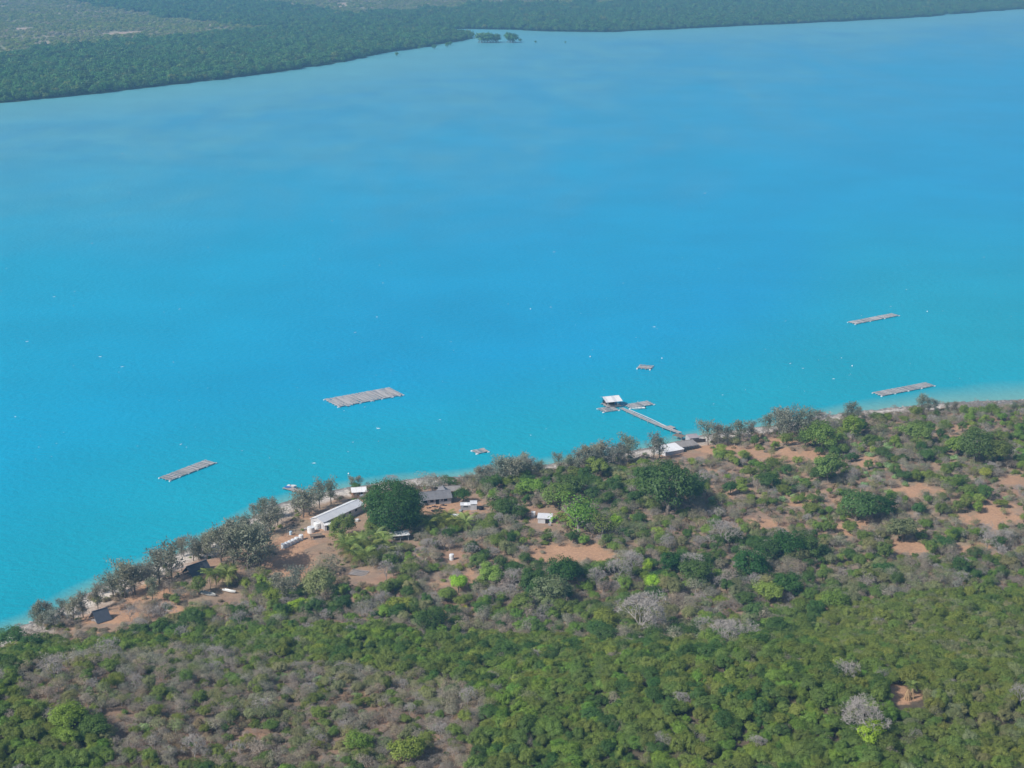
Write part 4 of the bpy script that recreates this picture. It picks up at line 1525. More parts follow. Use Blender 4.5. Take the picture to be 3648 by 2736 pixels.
def is_free(x, y, r, k=.62):
    for i in range(int((x - r) // 6), int((x + r) // 6) + 1):
        for j in range(int((y - r) // 6), int((y + r) // 6) + 1):
            for a, b, q in cell.get((i, j), ()):
                if (a - x) ** 2 + (b - y) ** 2 < ((r + q) * k) ** 2:
                    return False
    return True


bpy.context.view_layer.update()
for ob in list(SC.objects):        # keep plants off everything built on land so far
    if ob.parent is None and ob.type == 'EMPTY' and ob.location.y < 640:
        rr = 0.5
        for ch in ob.children:
            for c in ch.bound_box:
                w = ch.matrix_local @ Vector(c)
                rr = max(rr, math.hypot(w.x, w.y))
        if rr < 15:
            occupy(ob.location.x, ob.location.y, rr * 1.15)

ITEMS = []           # every plant: dict


def item(kind, p, rad, zs, key, label=None, proto_i=None, fixed=False):
    ITEMS.append(dict(kind=kind, p=np.array(p), rad=rad, zs=zs, key=key, label=label, proto=int(rng.integers(0, 60)) if proto_i is None else proto_i, fixed=fixed,
                      rot=float(rng.uniform(0, 6.28))))


HAND = [  # u, v at the foot, width in the 2212 px view, height factor, kind, tint, label, shape
    (1440, 1112, 120, 1.15, 'tree', 'dark', 'tallest dark green twin-crowned tree below the shore sheds', 3),
    (1490, 1090, 70, 1.2, 'tree', 'dark', 'dark green tree joined to the right of the tall twin tree', 1),
    (1400, 1075, 55, 1.0, 'tree', 'mid', 'mid green tree leaning on the left of the tall twin tree', 0),
    (1250, 1150, 110, .9, 'thin', 'fresh', 'broad tree with pale bare limbs and loose fresh green leaves', 1),
    (1300, 1160, 80, .9, 'thin', 'mid', 'pale-limbed loose tree right of the broad pale-limbed one', 0),
    (1330, 1140, 34, 1.1, 'tree', 'lime', 'small bright lime tree above the pale-limbed tree', 2),
    (1105, 1180, 30, 1.3, 'tree', 'deep', 'round very dark green tree standing alone near the white hut', 4),
    (1080, 1118, 58, .95, 'tree', 'dark', 'dark green tree left of the lone white hut', 1),
    (1206, 1100, 70, 1.0, 'tree', 'mid', 'mid green tree directly behind the lone white hut', 3),
    (1150, 1075, 60, .9, 'tree', 'fresh', 'fresh green spreading tree behind the lone white hut', 2),
    (1230, 1075, 70, .9, 'tree', 'dark', 'dark green crown between the white hut and the seaside trees', 0),
    (1700, 1208, 80, .95, 'tree', 'deep', 'left half of the bright green double tree', 3),
    (1745, 1205, 62, 1.1, 'tree', 'dark', 'right half of the bright green double tree', 1),
    (1660, 1215, 60, 1.0, 'tree', 'dark', 'dark crown left of the bright green double tree', 0),
    (1150, 1290, 80, .95, 'tree', 'dark', 'left dark crown of the thicket below the orange clearing', 5),
    (1215, 1270, 90, .9, 'tree', 'deep', 'right dark crown of the thicket below the orange clearing', 3),
    (1190, 1310, 76, 1.1, 'tree', 'sage', 'dull grey-green crown in front of the dark thicket', 1),
    (1130, 1325, 60, .9, 'tree', 'mid', 'mid green crown at the lower left of the dark thicket', 2),
    (1308, 1368, 74, .85, 'tree', 'olive', 'olive green dome tree left of the bare grey dome', 0),
    (1398, 1240, 30, 1.2, 'tree', 'lime', 'small bright lime tree above the bare grey dome', 4),
    (1410, 1275, 36, 1.2, 'tree', 'lime', 'second lime tree above the bare grey dome', 0),
    (1350, 1275, 40, 1.0, 'tree', 'fresh', 'fresh green tree left of the two lime trees', 1),
    (1375, 1300, 34, 1.0, 'tree', 'fresh', 'small fresh green tree just above the bare grey dome', 2),
    (990, 1280, 48, 1.05, 'tree', 'lime', 'lime tree on the sandy path below the lone tank', 2),
    (965, 1300, 42, .9, 'tree', 'light', 'light green bush-like tree left of the sandy path', 0),
    (1060, 1265, 66, .85, 'tree', 'light', 'light green spreading tree right of the sandy path', 5),
    (870, 1325, 64, .7, 'tree', 'light', 'wide light green low tree below the palm grove', 2),
    (600, 1310, 60, .9, 'tree', 'fresh', 'large fresh green bush tree below the left yard', 0),
    (645, 1325, 50, .8, 'tree', 'lime', 'lime bush tree below the left yard', 2),
    (520, 1345, 44, 1.0, 'tree', 'dark', 'round dark green tree below the laid-up boats', 4),
    (420, 1335, 40, .8, 'tree', 'mid', 'mid green clump at the right of the left yard', 1),
    (430, 1285, 44, 1.2, 'tree', 'mid', 'broad-leaved green tree in front of the longer dark hut', 0),
    (690, 1290, 80, .95, 'tree', 'sage', 'grey-green tree at the near side of the yard', 3),
    (645, 1330, 30, 1.0, 'tree', 'mid', 'small mid green tree beside the lime bush', 4),
    (1000, 1085, 36, 1.0, 'tree', 'deep', 'round dark tree between the house and the pale shed', 3),
    (935, 1062, 80, .6, 'thin', 'grey', 'sprawling grey thin-leaved tree behind the house', 1),
    (968, 1052, 34, .9, 'tree', 'dark', 'small dark tree behind the house at the beach', 1),
    (2105, 1000, 96, .95, 'tree', 'dark', 'broad green tree in the right savanna', 3),
    (2150, 1005, 80, .9, 'tree', 'mid', 'mid green crown joined to the broad savanna tree', 0),
    (2065, 985, 60, .9, 'tree', 'fresh', 'fresh green crown left of the broad savanna tree', 2),
    (1775, 975, 80, 1.0, 'tree', 'mid', 'mid green tree with hanging foliage by the right shore', 1),
    (1740, 965, 46, .9, 'tree', 'dark', 'dark green round tree left of the hanging green tree', 4),
    (1840, 950, 56, 1.1, 'tree', 'fresh', 'fresh green slender tree by the right shore', 4),
    (1980, 960, 66, .9, 'tree', 'mid', 'mid green leaning tree in the upper right savanna', 0),
    (1790, 1040, 84, .9, 'tree', 'mid', 'mid green umbrella tree in the middle of the right savanna', 2),
    (1660, 1060, 56, .9, 'tree', 'dark', 'dark round tree on the left of the savanna', 0),
    (1850, 1125, 90, .9, 'tree', 'dark', 'dark clump above the sandy strip in the savanna', 3),
    (1900, 1118, 70, .9, 'tree', 'deep', 'very dark clump right of the sandy strip', 1),
    (1950, 1170, 74, .9, 'tree', 'sage', 'grey-green spreading tree in the savanna', 2),
    (1660, 1305, 62, 1.0, 'tree', 'light', 'light green tree at the edge of the olive wood', 0),
    (1800, 1320, 64, .9, 'tree', 'fresh', 'fresh green dome tree at the edge of the olive wood', 3),
    (1620, 1250, 80, 1.0, 'tree', 'deep', 'very dark crown in the thicket left of the light green tree', 1),
    (1700, 1290, 66, 1.0, 'tree', 'dark', 'dark green crown right of the light green tree', 5),
    (1500, 1265, 70, 1.0, 'tree', 'dark', 'dark green crown at the left of the central thicket', 0),
    (1450, 1240, 50, 1.1, 'tree', 'deep', 'narrow very dark crown in the central thicket', 4),
    (860, 1340, 50, .9, 'tree', 'dark', 'dark green crown at the edge of the near wood', 0),
    (905, 1345, 26, 1.2, 'tree', 'fresh', 'small fresh green round tree at the edge of the near wood', 4),
    (930, 1365, 70, .9, 'tree', 'dark', 'dark crown right of the small fresh green tree', 3),
    (1120, 1050, 40, .8, 'tree', 'olive', 'olive crown beside the seaside trees near the shore', 1),
    (1290, 1030, 56, .9, 'tree', 'olive', 'olive bushy tree at the foot of the seaside trees', 5),
    (25, 1400, 70, .8, 'tree', 'dark', 'dark green tree at the left edge by the shore', 3),
    (70, 1410, 60, .8, 'tree', 'deep', 'very dark crown by the shore near the left edge', 1),
    (770, 1062, 26, .9, 'tree', 'dark', 'small dark bush between the long shed and the sea', 0),
    (740, 1165, 70, .9, 'tree', 'mid', 'mid green tree in front of the long shed', 1),
    (812, 1165, 60, .9, 'tree', 'mid', 'mid green tree at the left foot of the giant tree', 0),
    (710, 1240, 60, .9, 'thin', 'grey', 'grey thin-leaved tree at the left of the palm grove', 0),
    (775, 1625, 60, 1.0, 'tree', 'fresh', 'fresh green tree near the bottom edge, left of centre', 1),
    (880, 1655, 90, .9, 'tree', 'light', 'wide light green tree on the bottom edge', 2),
    (150, 1575, 90, .8, 'tree', 'fresh', 'big fresh green crown in the bottom left wood', 3),
    (205, 1590, 70, .8, 'tree', 'dark', 'dark crown at the right of the bottom left wood', 0),
    (1880, 1615, 70, 1.1, 'tree', 'lime', 'lime-leaved tree at the right foot of the near hill', 2),
    (2000, 1500, 40, .9, 'tree', 'mid', 'mid green bush tree beside the right clearing', 1),
    (1850, 1515, 50, .9, 'tree', 'mid', 'mid green tree at the left of the right clearing', 1),
]
for u, v, w, zs, kind, key, lab, sh in HAND:
    p = g2(u, v)
    rad = w * K * mpp(p) / 2 / 1.12
    item(kind, p, rad, zs, key, lab, sh, True)
    occupy(p[0], p[1], rad * .9)

BARE_HAND = [  # u, v, height px, label, shape
    (1380, 1372, 88, 'big bare pale grey dome tree in the middle of the bush', 77), (1870, 1595, 84, 'wide bare grey tree at the edge of the right clearing', 77),
    (1830, 1480, 55, 'bare grey tree above the right clearing', 1), (235, 1445, 60, 'bare grey tree standing out of the left thicket', 0),
    (120, 1470, 60, 'low bare silvery tree in the left thicket', 1), (1560, 1405, 60, 'bare grey tree at the upper edge of the near hill', 77),
    (1615, 1400, 50, 'second bare grey tree at the upper edge of the near hill', 1), (835, 1255, 45, 'bare silver tree beside the slatted rack', 2),
    (1490, 1240, 60, 'bare brownish tree in the central thicket', 3), (1335, 1265, 60, 'bare grey tree above the olive dome tree', 1),
    (1290, 1275, 50, 'pale bare tree right of the dark thicket', 2), (1775, 940, 50, 'white-stemmed bare tree by the right shore', 0),
    (1010, 1530, 50, 'bare white tree in the middle of the near slope', 2), (420, 1640, 55, 'bare grey tree near the bottom edge at the left', 1),
    (350, 1345, 45, 'thin bare tree on the left yard', 0), (1560, 1180, 60, 'bare grey crown left of the double tree', 1), (1370, 1240, 50, 'bare twiggy tree left of the lime trees', 2)]
for u, v, h, lab, sh in BARE_HAND:
    p = g2(u, v)
    hm = h * K * mpp(p) / 1.05
    item('bare', p, hm, .95, 'grey', lab, sh, True)
    occupy(p[0], p[1], hm * .3)

WISP = [(118, 1362, 50), (160, 1345, 58), (180, 1335, 62), (212, 1318, 55), (246, 1294, 66), (270, 1292, 74), (292, 1285, 70), (318, 1272, 60), (345, 1262, 82), (372, 1258, 98), 
        (418, 1212, 60), (448, 1208, 62), (478, 1218, 82), (505, 1228, 106), (535, 1240, 112), (562, 1232, 100), (548, 1205, 85), (520, 1195, 72), (585, 1150, 62), (572, 1158, 60), (600, 1135, 48),
        (655, 1118, 66), (668, 1112, 58), (690, 1098, 62), (715, 1088, 60), (640, 1110, 42), (760, 1058, 34), (775, 1055, 30), (1036, 1044, 38), (1088, 1046, 66), (1105, 1048, 62), (1118, 1044, 50), (1165, 1034, 46),
        (1208, 1022, 42), (1228, 1024, 46), (1245, 1020, 52), (1268, 1018, 56), (1290, 1014, 58), (1302, 1010, 66), (1335, 1006, 52), (1356, 1000, 62), (1412, 992, 60), (1425, 992, 52), (1345, 998, 45),
        (1530, 962, 54), (1548, 965, 58), (1572, 962, 50), (1598, 958, 52), (1622, 952, 44), (1660, 940, 48), (1682, 945, 66), (1702, 950, 76), (1722, 948, 70), (1745, 940, 62), (1765, 930, 52), (1690, 930, 55),
        (1838, 912, 48), (1828, 910, 30), (1855, 905, 26), (1990, 892, 44), (2005, 894, 42), (2018, 892, 34), (2046, 893, 28), (2062, 892, 26), (330, 1300, 55), 
        (640, 1290, 70), (620, 1310, 66), (600, 1290, 60), (2190, 890, 24), (2208, 893, 26), (1880, 912, 22)]
for k_ in range(70):
    u_ = float(rng.uniform(70, 640)) if k_ < 46 else float(rng.uniform(1000, 1440))
    cu = [q[0] for q in near_px]
    v_ = float(np.interp(u_, cu, [q[1] for q in near_px])) + float(rng.uniform(12, 34))
    if not any(b[0] - 25 < u_ < b[2] + 25 and v_ > b[1] and v_ - 55 < b[3] for b in BOX):
        WISP.append((u_, v_, float(rng.uniform(26, 54))))
for i, (u, v, h) in enumerate(WISP):
    p = g2(u, v)
    if float(inland(p[0], p[1])) < 1.5:
        p = g2(u, v + 7)
    hm = 1.0 * h * K * mpp(p)
    wide = 1.15 if h > 60 else 1.0
    item('wisp', p, hm * wide, 1 / wide * float(rng.uniform(.9, 1.08)), 'needle', None, None, True)
    occupy(p[0], p[1], hm * .12)

PALM = [(1215, 1950), (1238, 1962), (1262, 1975), (1290, 1985), (1320, 1990), (1345, 1980), (1300, 2008), (1272, 2012), (1250, 1995), (1310, 1962), (1340, 1950), (1232, 1985), (1365, 1965), (1285, 1950),
        (1378, 1990), (1560, 1890), (1580, 1897), (1600, 1890), (1622, 1896), (1645, 1886), (1530, 1905), (1510, 1895), (1660, 1900), (1592, 1878), (472, 2114), (770, 2092), (795, 2090), (812, 2096), (750, 2098), (3245, 2470)]
for u, v in PALM:
    p = ground(u, v)
    occupy(p[0], p[1], 1.3)
FIG = g2(850, 1152)
occupy(FIG[0], FIG[1], 9.5)


def zone(u, v):
    edge = np.interp(u, [0, 300, 600, 900, 1250, 1500, 1700, 1950, 2212], [1402, 1392, 1362, 1365, 1392, 1405, 1345, 1295, 1280])
    if v > edge:
        if in_poly(np.array([u]), np.array([v]), GREY_SCRUB)[0]:
            return 'scrub'
        if u > 1950 or (u > 1760 and v < 1440):
            return 'olive'
        return 'wood'
    if u > 1520 and v < 1150:
        return 'savanna'
    if v < edge - 120 and u < 760:
        return 'yard'
    return 'mixed'


MIX = {  # zone: [(kind, tint, weight, rmin, rmax)]
    'wood': [('tree', 'mid', 40, .85, 2.1), ('tree', 'fresh', 18, .85, 2.0), ('tree', 'light', 4, .9, 1.8), ('tree', 'dark', 13, .9, 2.3), ('tree', 'olive', 24, .85, 2.0), ('shrub', 'mid', 8, .8, 1.5),
             ('bare', 'grey', .9, 2.4, 4.0), ('thin', 'sage', 6, 1.0, 1.9), ('thin', 'grey', 3, 1.0, 1.8)],
    'scrub': [('dry', 'grey', 24, 1.3, 2.4), ('shrub', 'sage', 13, .6, 1.3), ('shrub', 'mid', 9, .6, 1.2), ('thin', 'grey', 34, 1.0, 2.0), ('tree', 'mid', 8, 1.0, 1.7), ('tree', 'sage', 9, 1.0, 1.8),
              ('bare', 'grey', 3, 2.5, 4.0), ('shrub', 'mint', 2, .8, 1.2), ('shrub', 'brown', 20, .6, 1.3), ('thin', 'sage', 10, 1.0, 1.8), ('tree', 'olive', 7, 1.0, 1.7)],
    'olive': [('tree', 'olive', 56, .9, 2.0), ('tree', 'sage', 14, .9, 1.9), ('tree', 'mid', 12, .9, 2.0), ('thin', 'sage', 9, 1.0, 1.8), ('shrub', 'olive', 10, .7, 1.3), ('bare', 'grey', .5, 2.5, 4.0)],
    'mixed': [('tree', 'mid', 13, 1.0, 2.6), ('tree', 'dark', 11, 1.3, 3.0), ('tree', 'fresh', 5, 1.0, 2.2), ('tree', 'sage', 11, 1.1, 2.5), ('thin', 'grey', 28, 1.1, 2.8), ('dry', 'grey', 12, 1.5, 2.8), ('bare', 'grey', 3, 3, 5.5),
              ('shrub', 'olive', 12, .6, 1.5), ('shrub', 'yellow', 3, .6, 1.2), ('tree', 'light', 2, 1.2, 2.0), ('shrub', 'brown', 22, .6, 1.5), ('shrub', 'sage', 10, .6, 1.4), ('thin', 'sage', 9, 1.1, 2.2)],
    'savanna': [('tree', 'mid', 12, 1.1, 2.7), ('tree', 'dark', 6, 1.2, 2.8), ('tree', 'light', 5, 1.1, 2.2), ('tree', 'fresh', 7, 1.0, 2.2), ('thin', 'sage', 12, 1.1, 2.3), ('bare', 'grey', 4, 2.5, 4.5), ('shrub', 'mint', 5, .8, 1.6),
                ('shrub', 'olive', 12, .6, 1.4), ('dry', 'grey', 14, 1.2, 2.4), ('shrub', 'brown', 24, .5, 1.3), ('thin', 'grey', 20, 1.1, 2.4), ('shrub', 'sage', 10, .5, 1.3)],
    'yard': [('shrub', 'brown', 10, .4, .9), ('dry', 'grey', 10, 1.0, 2.0), ('shrub', 'olive', 4, .4, 1.0)]}
COVER = {'wood': 1.0, 'scrub': 1.0, 'olive': 1.0, 'mixed': .85, 'savanna': .52, 'yard': .22}
N_DARTS = 90000
X = rng.uniform(-215, 330, N_DARTS)
Y = rng.uniform(262, 640, N_DARTS)
D = inland(X, Y)
Hh = height(X, Y)
U, V, ZC = project(X, Y, Hh)
U, V = U / K, V / K
CLR = clearing(U, V)
ok = (D > 5 + 10 * (X > at(2070 * K, 870 * K)[0])) & (U > -90) & (U < 2310) & (V > 700) & (V < 1790)
order = np.nonzero(ok)[0]
# species keep to patches; large plants first: three passes with falling radii
PATCH = {}
for m_ in MIX.values():
    for q in m_:
        if (q[0], q[1]) not in PATCH:
            PATCH[(q[0], q[1])] = np.exp(1.15 * wob(X, Y, 55, 300 + len(PATCH)) + .6 * wob(X, Y, 20, 400 + len(PATCH)))
for pas in range(3):
    for i in order[pas::3]:
        u, v = float(U[i]), float(V[i])
        zn = zone(u, v)
        dens = COVER[zn] * (1 - .93 * min(1, CLR[i] * 1.15))
        if D[i] < 13:
            dens *= .35
        if rng.random() > dens:
            continue
        mix = MIX[zn]
        w = np.array([m[2] * PATCH[(m[0], m[1])][i] for m in mix], float)
        kind, key, _, r0, r1 = mix[int(rng.choice(len(mix), p=w / w.sum()))]
        s = rng.random() ** (.8, 1.3, 2.2)[pas]
        size = r0 + (r1 - r0) * s
        if D[i] < 25 and kind in ('tree', 'thin'):
            kind, key, size = ('dry', 'grey', 1.8) if rng.random() < .5 else ('shrub', 'brown', .9)
        crown = size * (.38 if kind in ('bare', 'dry') else 1.0)
        hp = size * {'tree': 2.05, 'thin': 1.9, 'shrub': 1.1, 'bare': 1.0, 'dry': 1.0}[kind] / (ZC[i] / FPX) / K
        wp = crown * 1.1 / (ZC[i] / FPX) / K
        if any(u + wp > b[0] and u - wp < b[2] and v > b[1] and v - hp < b[3] for b in BOX):
            continue
        if zn not in ('wood', 'olive') and float(clearing(u, v - hp * .6)) > .55 and rng.random() < .75:
            continue
        if not is_free(X[i], Y[i], crown, .37 if zn in ('wood', 'olive') else .5):
            continue
        occupy(X[i], Y[i], crown)
        item(kind, (X[i], Y[i], Hh[i]), size, float(rng.uniform(.8, 1.15)), key)

# the largest of each kind in view become objects of their own; the rest is one mass
LIMIT = {'tree': 300, 'shrub': 260, 'bare': 150, 'thin': 150, 'dry': 150, 'wisp': 200}
for it in ITEMS:
    p = it['p']
    u, v, zc = project(*p)
    it['u'], it['v'] = u / K, v / K
    it['seen'] = it['rad'] / zc * (1 if -20 < it['u'] < 2232 and it['v'] < 1690 else .01)
single, mass = [], []
for kind, lim in LIMIT.items():
    lst = sorted([it for it in ITEMS if it['kind'] == kind], key=lambda d: (not d['fixed'], -d['seen']))
    n_in = [d for d in lst if d['seen'] > 1e-3 or d['fixed']]
    single += n_in[:lim]
    own = {id(q) for q in n_in[:lim]}
    mass += [d for d in lst if id(d) not in own]

KINDWORD = {'tree': 'round-crowned tree', 'shrub': 'low shrub', 'bare': 'leafless tree', 'thin': 'thin-leaved tree', 'dry': 'twiggy grey bush', 'wisp': 'feathery seaside tree'}
by = {}
for it in single:
    if it['label']:
        continue
    k = min(range(len(LANDMARK)), key=lambda q: (LANDMARK[q][0] - it['u']) ** 2 + (1.6 * (LANDMARK[q][1] - it['v'])) ** 2)
    du, dv = it['u'] - LANDMARK[k][0], it['v'] - LANDMARK[k][1]
    way = ('left of' if du < 0 else 'right of') if abs(du) > abs(dv) * 1.3 else ('in front of' if dv > 0 else 'behind')
    if it['kind'] in ('bare', 'dry'):
        look = KINDWORD[it['kind']]
    else:
        look = WORD[it['key']] + ' ' + KINDWORD[it['kind']]
    name = LANDMARK[k][2]
    if name.startswith(('lower', 'savanna', 'middle', 'upper edge')):
        way = {'left of': 'left from', 'right of': 'right from', 'in front of': 'below', 'behind': 'above'}[way]
    by.setdefault((look, way, name), []).append((math.hypot(du, 1.6 * dv), id(it), it))
for (look, way, name), lst in by.items():
    lst.sort(key=lambda q: q[:2])
    for i, (_, _, it) in enumerate(lst):
        if len(lst) == 1:
            it['label'] = f'{look} {way} the {name}'
        elif i < len(ORD):
            it['label'] = f'{ORD[i]} {look} {way} the {name}'
        else:
            it['label'] = f'{look} farther off {way} the {name}'
            it['group2'] = f'{KINDWORD[it["kind"]]} group farther off {way} the {name}, {look}'
GROUP = {'tree': 'round-crowned trees of the wood and bush', 'shrub': 'low green shrubs', 'bare': 'leafless grey trees', 'thin': 'thin-leaved trees', 'dry': 'twiggy grey bushes', 'wisp': 'feathery trees along the shore'}
for it in single:
    plant(it['kind'], it['p'], it['rad'], it['zs'], it['key'], it['proto'], it['rot'], it['label'], it.get('group2') or GROUP[it['kind']])

PROTOS = [[proto(CROWNS[i]), proto(TRUNKS[i % 3])] for i in range(6)] + [[proto(SHRUBS[i])] for i in range(4)] + [[proto(SPARSE[i]), proto(PALE_TRUNKS[i % 2])] for i in range(3)] + \
         [[proto(BARES[i][0]), proto(BARES[i][1])] for i in range(4)] + [[proto(BUSHY[i][0]), proto(BUSHY[i][1])] for i in range(3)]
OFF = {'tree': (0, 6), 'shrub': (6, 4), 'thin': (10, 3), 'bare': (13, 4), 'dry': (17, 3)}
mass = [d for d in mass if d['kind'] in OFF]
scatter('woodland', 'mass of smaller trees and bushes filling the near wood', np.array([d['p'] for d in mass]), np.array([(d['rad'] * (.82 + .4 * ((d['rot'] * 7.3) % 1)), d['rad'] * (.82 + .4 * ((d['rot'] * 11.7) % 1)), d['rad'] * d['zs']) for d in mass]),
        np.array([d['rot'] for d in mass]), np.array([tint_of(d['key']) for d in mass]), np.array([OFF[d['kind']][0] + d['proto'] % OFF[d['kind']][1] for d in mass]), PROTOS)

# undergrowth: twigs, tufts and seedlings between the trees
n = 15000
X, Y = rng.uniform(-210, 320, n * 2), rng.uniform(270, 640, n * 2)
D, Hh = inland(X, Y), height(X, Y)
U, V, ZC = project(X, Y, Hh)
U, V = U / K, V / K
ok = (D > 7) & (U > -60) & (U < 2280) & (V < 1740) & (rng.random(n * 2) > np.clip(clearing(U, V) * 1.1, 0, .93)) & (wob(X, Y, 22, 21) + rng.normal(0, .7, n * 2) > -.1)
for b in BOX:
    ok &= ~((U > b[0] - 4) & (U < b[2] + 4) & (V > b[1]) & (V < b[3] + 6))
ids = np.nonzero(ok)[0][:n]
k = len(ids)
kinds = rng.choice(7, k, p=[.16, .14, .14, .14, .14, .14, .14])
keys = rng.choice(['grey', 'brown', 'olive', 'sage', 'yellow', 'mid'], k, p=[.30, .34, .10, .16, .02, .08])
sz = np.where(kinds < 3, rng.uniform(.8, 1.9, k), rng.uniform(.25, .95, k))
scatter('undergrowth', 'dry twigs, tufts and low seedlings between the trees', np.stack([X[ids], Y[ids], Hh[ids]], 1), np.stack([sz, sz, sz * rng.uniform(.7, 1.1, k)], 1), rng.uniform(0, 6.28, k),
        np.array([tint_of(q) for q in keys]), kinds, [[proto(BUSHY[i][0]), proto(BUSHY[i][1])] for i in range(3)] + [[proto(SHRUBS[i])] for i in range(4)])


# the giant tree and the palms
t = thing('fig_tree', 'giant round dark green tree towering over the long shed and the house', 'tree', FIG, .4)
fr = 140 * K * mpp(FIG) / 2 / 1.10
t.scale = (fr, fr, fr * 1.1)
put('trunk', trunk_mesh('fig_trunk', 5, top=1.0, rad=.10, limbs=8, spread=.62), t)
set_tint(put('crown', crown_mesh('fig_crown', 6, nclump=90, leaves=19000, size=.028, vert=.88, cz=.86, shell=.74, cr=(.15, .27), lump=.04), t), (.060, .150, .034))

trunks = []
for s in range(3):
    m = MB()
    pts = [Vector((.06 * math.sin(s * 2 + k * .7) * k / 3 + .05 * s * (k / 6) ** 2, .05 * math.cos(s + k * .5) * k / 3, k / 6 - .06)) for k in range(7)]
    for k in range(6):
        m.tube(pts[k], pts[k + 1], .045 - .003 * k, .042 - .003 * k, 7)
    trunks.append((m.mesh('palm_trunk', M['palm_bark']), pts[-1]))
for i, (u, v) in enumerate(PALM):
    p = ground(u, v)
    h = random.uniform(3.2, 5.4) if i not in (24,) else 6.0
    if i == 29:
        h = 2.2
    where = ('left end of the palm grove' if u < 1245 else 'right end of the palm grove' if u > 1338 else 'middle of the palm grove') if i < 15 else \
        'front of the blue and white shelter' if i < 24 else 'left yard, alone among seaside trees' if i == 24 else 'right clearing beside the timber stacks' if i == 29 else 'palm clump over the laid-up boats'
    t = thing('coconut_palm', 'x', 'palm', p, random.uniform(0, 6.28), 'coconut palms')
    t['label'] = where
    tm, top = trunks[i % 3]
    put('trunk', tm, t, None, 0, (1.6 * h / 4, 1.6 * h / 4, h))
    col = tint_of('palm')
    tip = Vector((top.x * 1.6 * h / 4, top.y * 1.6 * h / 4, top.z * h))
    nf = 15
    fl = random.uniform(3.3, 4.2) * (1 if i != 29 else .5)
    for k in range(nf):
        fo = put('frond', FRONDS[k % 3], t, tip)
        pitch = random.uniform(-.95, -.45) if k < 6 else random.uniform(-.4, .25) if k < 11 else random.uniform(.2, .7)
        fo.rotation_euler = (random.uniform(-.25, .25), pitch, 2.4 * k + random.uniform(-.3, .3))
        s = fl * random.uniform(.8, 1.1)
        fo.scale = (s, s, s)
        set_tint(fo, col * random.uniform(.75, 1.25) if k < 13 else np.array((.20, .15, .07)))
pw = {}
for ob in SC.objects:
    if ob.name.startswith('coconut_palm') and ob.parent is None:
        pw.setdefault(ob['label'], []).append(ob)
NUM = ['first', 'second', 'third', 'fourth', 'fifth', 'sixth', 'seventh', 'eighth', 'ninth', 'tenth', 'eleventh']
for w, lst in pw.items():
    lst.sort(key=lambda o_: project(*o_.location)[0])
    for k, ob in enumerate(lst):
        if len(lst) == 1:
            ob['label'] = 'single coconut palm in the ' + w
        else:
            ob['label'] = f'{NUM[k]} coconut palm from the left in the {w}'

# ------------------------------------------------------------------ shore rocks, foam
rocks = []
for s in range(3):
    r = np.random.default_rng(200 + s)
    m = MB().lathe([(.5, -.3), (.9, 0), (.7, .35), (.25, .5)], 7)
    vv = np.array(m.v) * (1 + r.normal(0, .14, (len(m.v), 1)))
    m.v = [tuple(q) for q in vv]
    rocks.append(m.mesh('rock', M['rock']))
X, Y = rng.uniform(-215, 330, 60000), rng.uniform(380, 690, 60000)
D = inland(X, Y)
ok = np.nonzero((D > -1.2) & (D < 11) & (rng.random(60000) < np.exp(-np.abs(D - 3) / 4)) & (wob(X, Y, 25, 31) > -.35))[0][:2600]
sz = .16 + .5 * rng.random(len(ok)) ** 3
scatter('shore_rocks', 'grey and pale rocks strewn along the water line', np.stack([X[ok], Y[ok], height(X[ok], Y[ok])], 1), np.stack([sz * 1.3, sz, sz * .7], 1), rng.uniform(0, 6.28, len(ok)),
        np.ones((len(ok), 3)), rng.integers(0, 3, len(ok)), [[proto(q)] for q in rocks])

m = MB()
r = random.Random(5)
cnt = 0
while cnt < 170:
    u, v = r.uniform(0, 2212), 300 + 720 * r.random() ** .8
    p = at(u * K, v * K, 0)
    if float(inland(p[0], p[1])) > -25:
        continue
    cnt += 1
    a, l = r.gauss(.5, .6), r.choice((.16, .2, .22, .25, .3, .4, .7)) * (1 + p[1] / 2500)
    n = 9
    ring = [(p[0] + math.cos(a) * l * math.cos(q) * r.uniform(.7, 1.2) - math.sin(a) * .26 * l * math.sin(q), p[1] + math.sin(a) * l * math.cos(q) + math.cos(a) * .26 * l * math.sin(q) * r.uniform(.6, 1.3), .02)
            for q in [6.28 * k / n for k in range(n)]]
    m.add(ring + [(p[0], p[1], .16)], [(k, (k + 1) % n, n) for k in range(n)])
tag(m.build('foam', M['foam']), 'small white wind flecks scattered over the open water', None, None, 'stuff')

# ------------------------------------------------------------------ far shore
X, Y = [], []
sp = 7.6
gx, gy = np.meshgrid(np.arange(-1500, 1500, sp), np.arange(1450, 4300, sp))
gx = (gx + rng.uniform(-.48, .48, gx.shape) * sp).ravel()
gy = (gy + rng.uniform(-.48, .48, gy.shape) * sp).ravel()
u, v, zc = project(gx, gy, np.zeros_like(gx))
ok = (u > -160) & (u < IW + 160) & (v > -55)
gx, gy = gx[ok], gy[ok]
ok = in_poly(gx, gy, FARPOLY)
gx, gy = gx[ok], gy[ok]
A = far_attrs(gx, gy)
dry, sand = A['dry'] > .5, A['sand'] > .3
dsh = seg_dist(gx, gy, FARPOLY[:-2])
keep = ~sand & (~dry | (rng.random(len(gx)) < .70 + .34 * wob(gx, gy, 260, 41) + .25 * wob(gx, gy, 90, 42)))
gx, gy, dry, dsh = gx[keep], gy[keep], dry[keep], dsh[keep]
n = len(gx)
rad = np.where(dry, rng.uniform(2.2, 4.2, n), rng.uniform(4.0, 6.2, n) * (1 - .12 * (dsh < 14))) * np.where(rng.random(n) < .06, 1.25, 1)
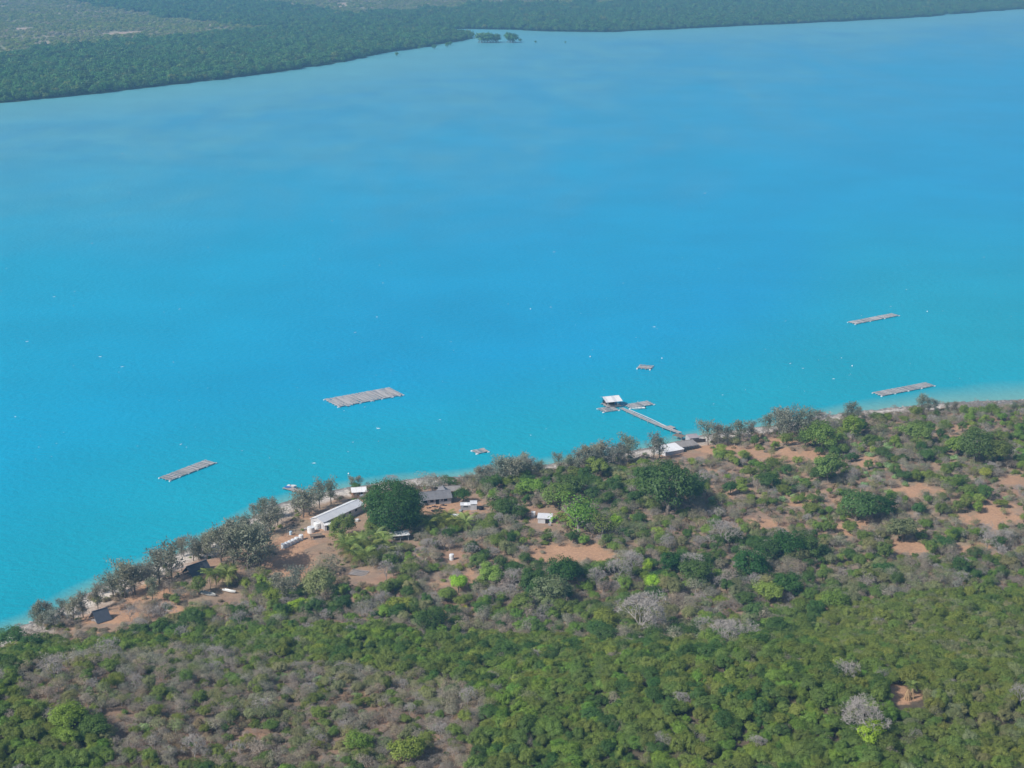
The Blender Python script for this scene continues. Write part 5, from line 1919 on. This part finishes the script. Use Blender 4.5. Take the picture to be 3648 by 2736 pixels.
tt = np.where(dry[:, None], 1.2 * np.array([tint_of(q) for q in np.array(['grey', 'sage', 'sage', 'olive', 'mid', 'olive', 'light', 'yellow'])[np.clip((wob(gx, gy, 330, 43) + .8 * wob(gx, gy, 120, 44) + rng.normal(0, .6, n)) * 1.6 + 3.5, 0, 7).astype(int)]]),
              np.array([tint_of(q) for q in rng.choice(['mangrove', 'dark', 'mid'], n, p=[.78, .18, .04])]))
zz = far_h(gx, gy)
P3, S3 = np.stack([gx, gy, zz], 1), np.stack([rad, rad, rad * np.where(dry, rng.uniform(.6, .9, n), rng.uniform(.75, 1.4, n))], 1)
rt, pi_ = rng.uniform(0, 6.28, n), rng.integers(0, 3, n)
print('far plants', n, 'dry', int(dry.sum()), 'near mass', len(mass), 'single', len(single))
for nm, lab, sel in (('mangrove_forest', 'dense dark mangrove forest along the far shore', ~dry), ('far_scrub', 'dry open scrub on the land behind the mangroves', dry)):
    scatter(nm, lab, P3[sel], S3[sel], rt[sel], tt[sel], pi_[sel], [[proto(q)] for q in MANGS])


def mangrove_clump(label, u, v, w, h, n, seed, name='mangrove_clump'):
    p = at(u * K, v * K, 0)
    r = random.Random(seed)
    W_, H_ = w * K * mpp(p), h * K * mpp(p)
    t = thing(name, label, 'mangrove', (p[0], p[1], 0))
    for i in range(n):
        x = (-.5 + (i + .5) / n) * max(0, W_ - H_ * .8) if n > 1 else 0
        y = r.uniform(-.3, .3) * W_ * .5 if n > 1 else 0
        s = H_ / 1.75 * r.uniform(.8, 1.05)
        o = put('crown', MANGS[i % 3], t, (x, y, .1 * s), r.uniform(0, 6), (s * .95, s * .95, s))
        set_tint(o, tint_of('mangrove') * 1.1)
        m = MB()
        for k in range(6):
            a = k * 1.05
            m.tube((x + math.cos(a) * s * .5, y + math.sin(a) * s * .5, -1.0), (x, y, s * .6), s * .05, s * .04, 4)
        m.build('stilt_roots', M['bark'], t)
    return t


mangrove_clump('larger mangrove islet off the tip of the far point', 1056, 92, 60, 21, 7, 1)
mangrove_clump('smaller mangrove islet right of the larger one', 1105, 92, 33, 20, 3, 2)
for i, (u, v, h, lab) in enumerate([(938, 106, 10, 'small lone mangrove nearest the far point'), (966, 102, 11, 'lone mangrove left of the larger islet, left of a pair'),
                                    (973, 98, 9, 'lone mangrove left of the larger islet, right of a pair'), (857, 121, 9, 'lone mangrove standing off the forest edge'),
                                    (905, 106, 7, 'low mangrove off the forest edge left of the pair'), (1157, 93, 5, 'tiny dark mangrove right of the islets'),
                                    (1124, 90, 7, 'small mangrove touching the right islet'), (1221, 93, 4, 'tiny mangrove farthest right of the islets')]):
    mangrove_clump(lab, u, v, h, h, 1, 10 + i, 'lone_mangrove')

# ------------------------------------------------------------------ the air
m, nt, out = new_mat('haze')
pv = nn(nt, 'ShaderNodeVolumePrincipled')
pv.inputs['Color'].default_value = (.25, .60, .98, 1)
pv.inputs['Density'].default_value = HAZE_DENSITY
pv.inputs['Anisotropy'].default_value = .0
nt.links.new(pv.outputs[0], out.inputs['Volume'])
o = MB().box((0, 5000, 105), (16800, 15000, 250)).build('haze', m)
tag(o, 'thin blue haze in the air over the bay', None, None, 'stuff')
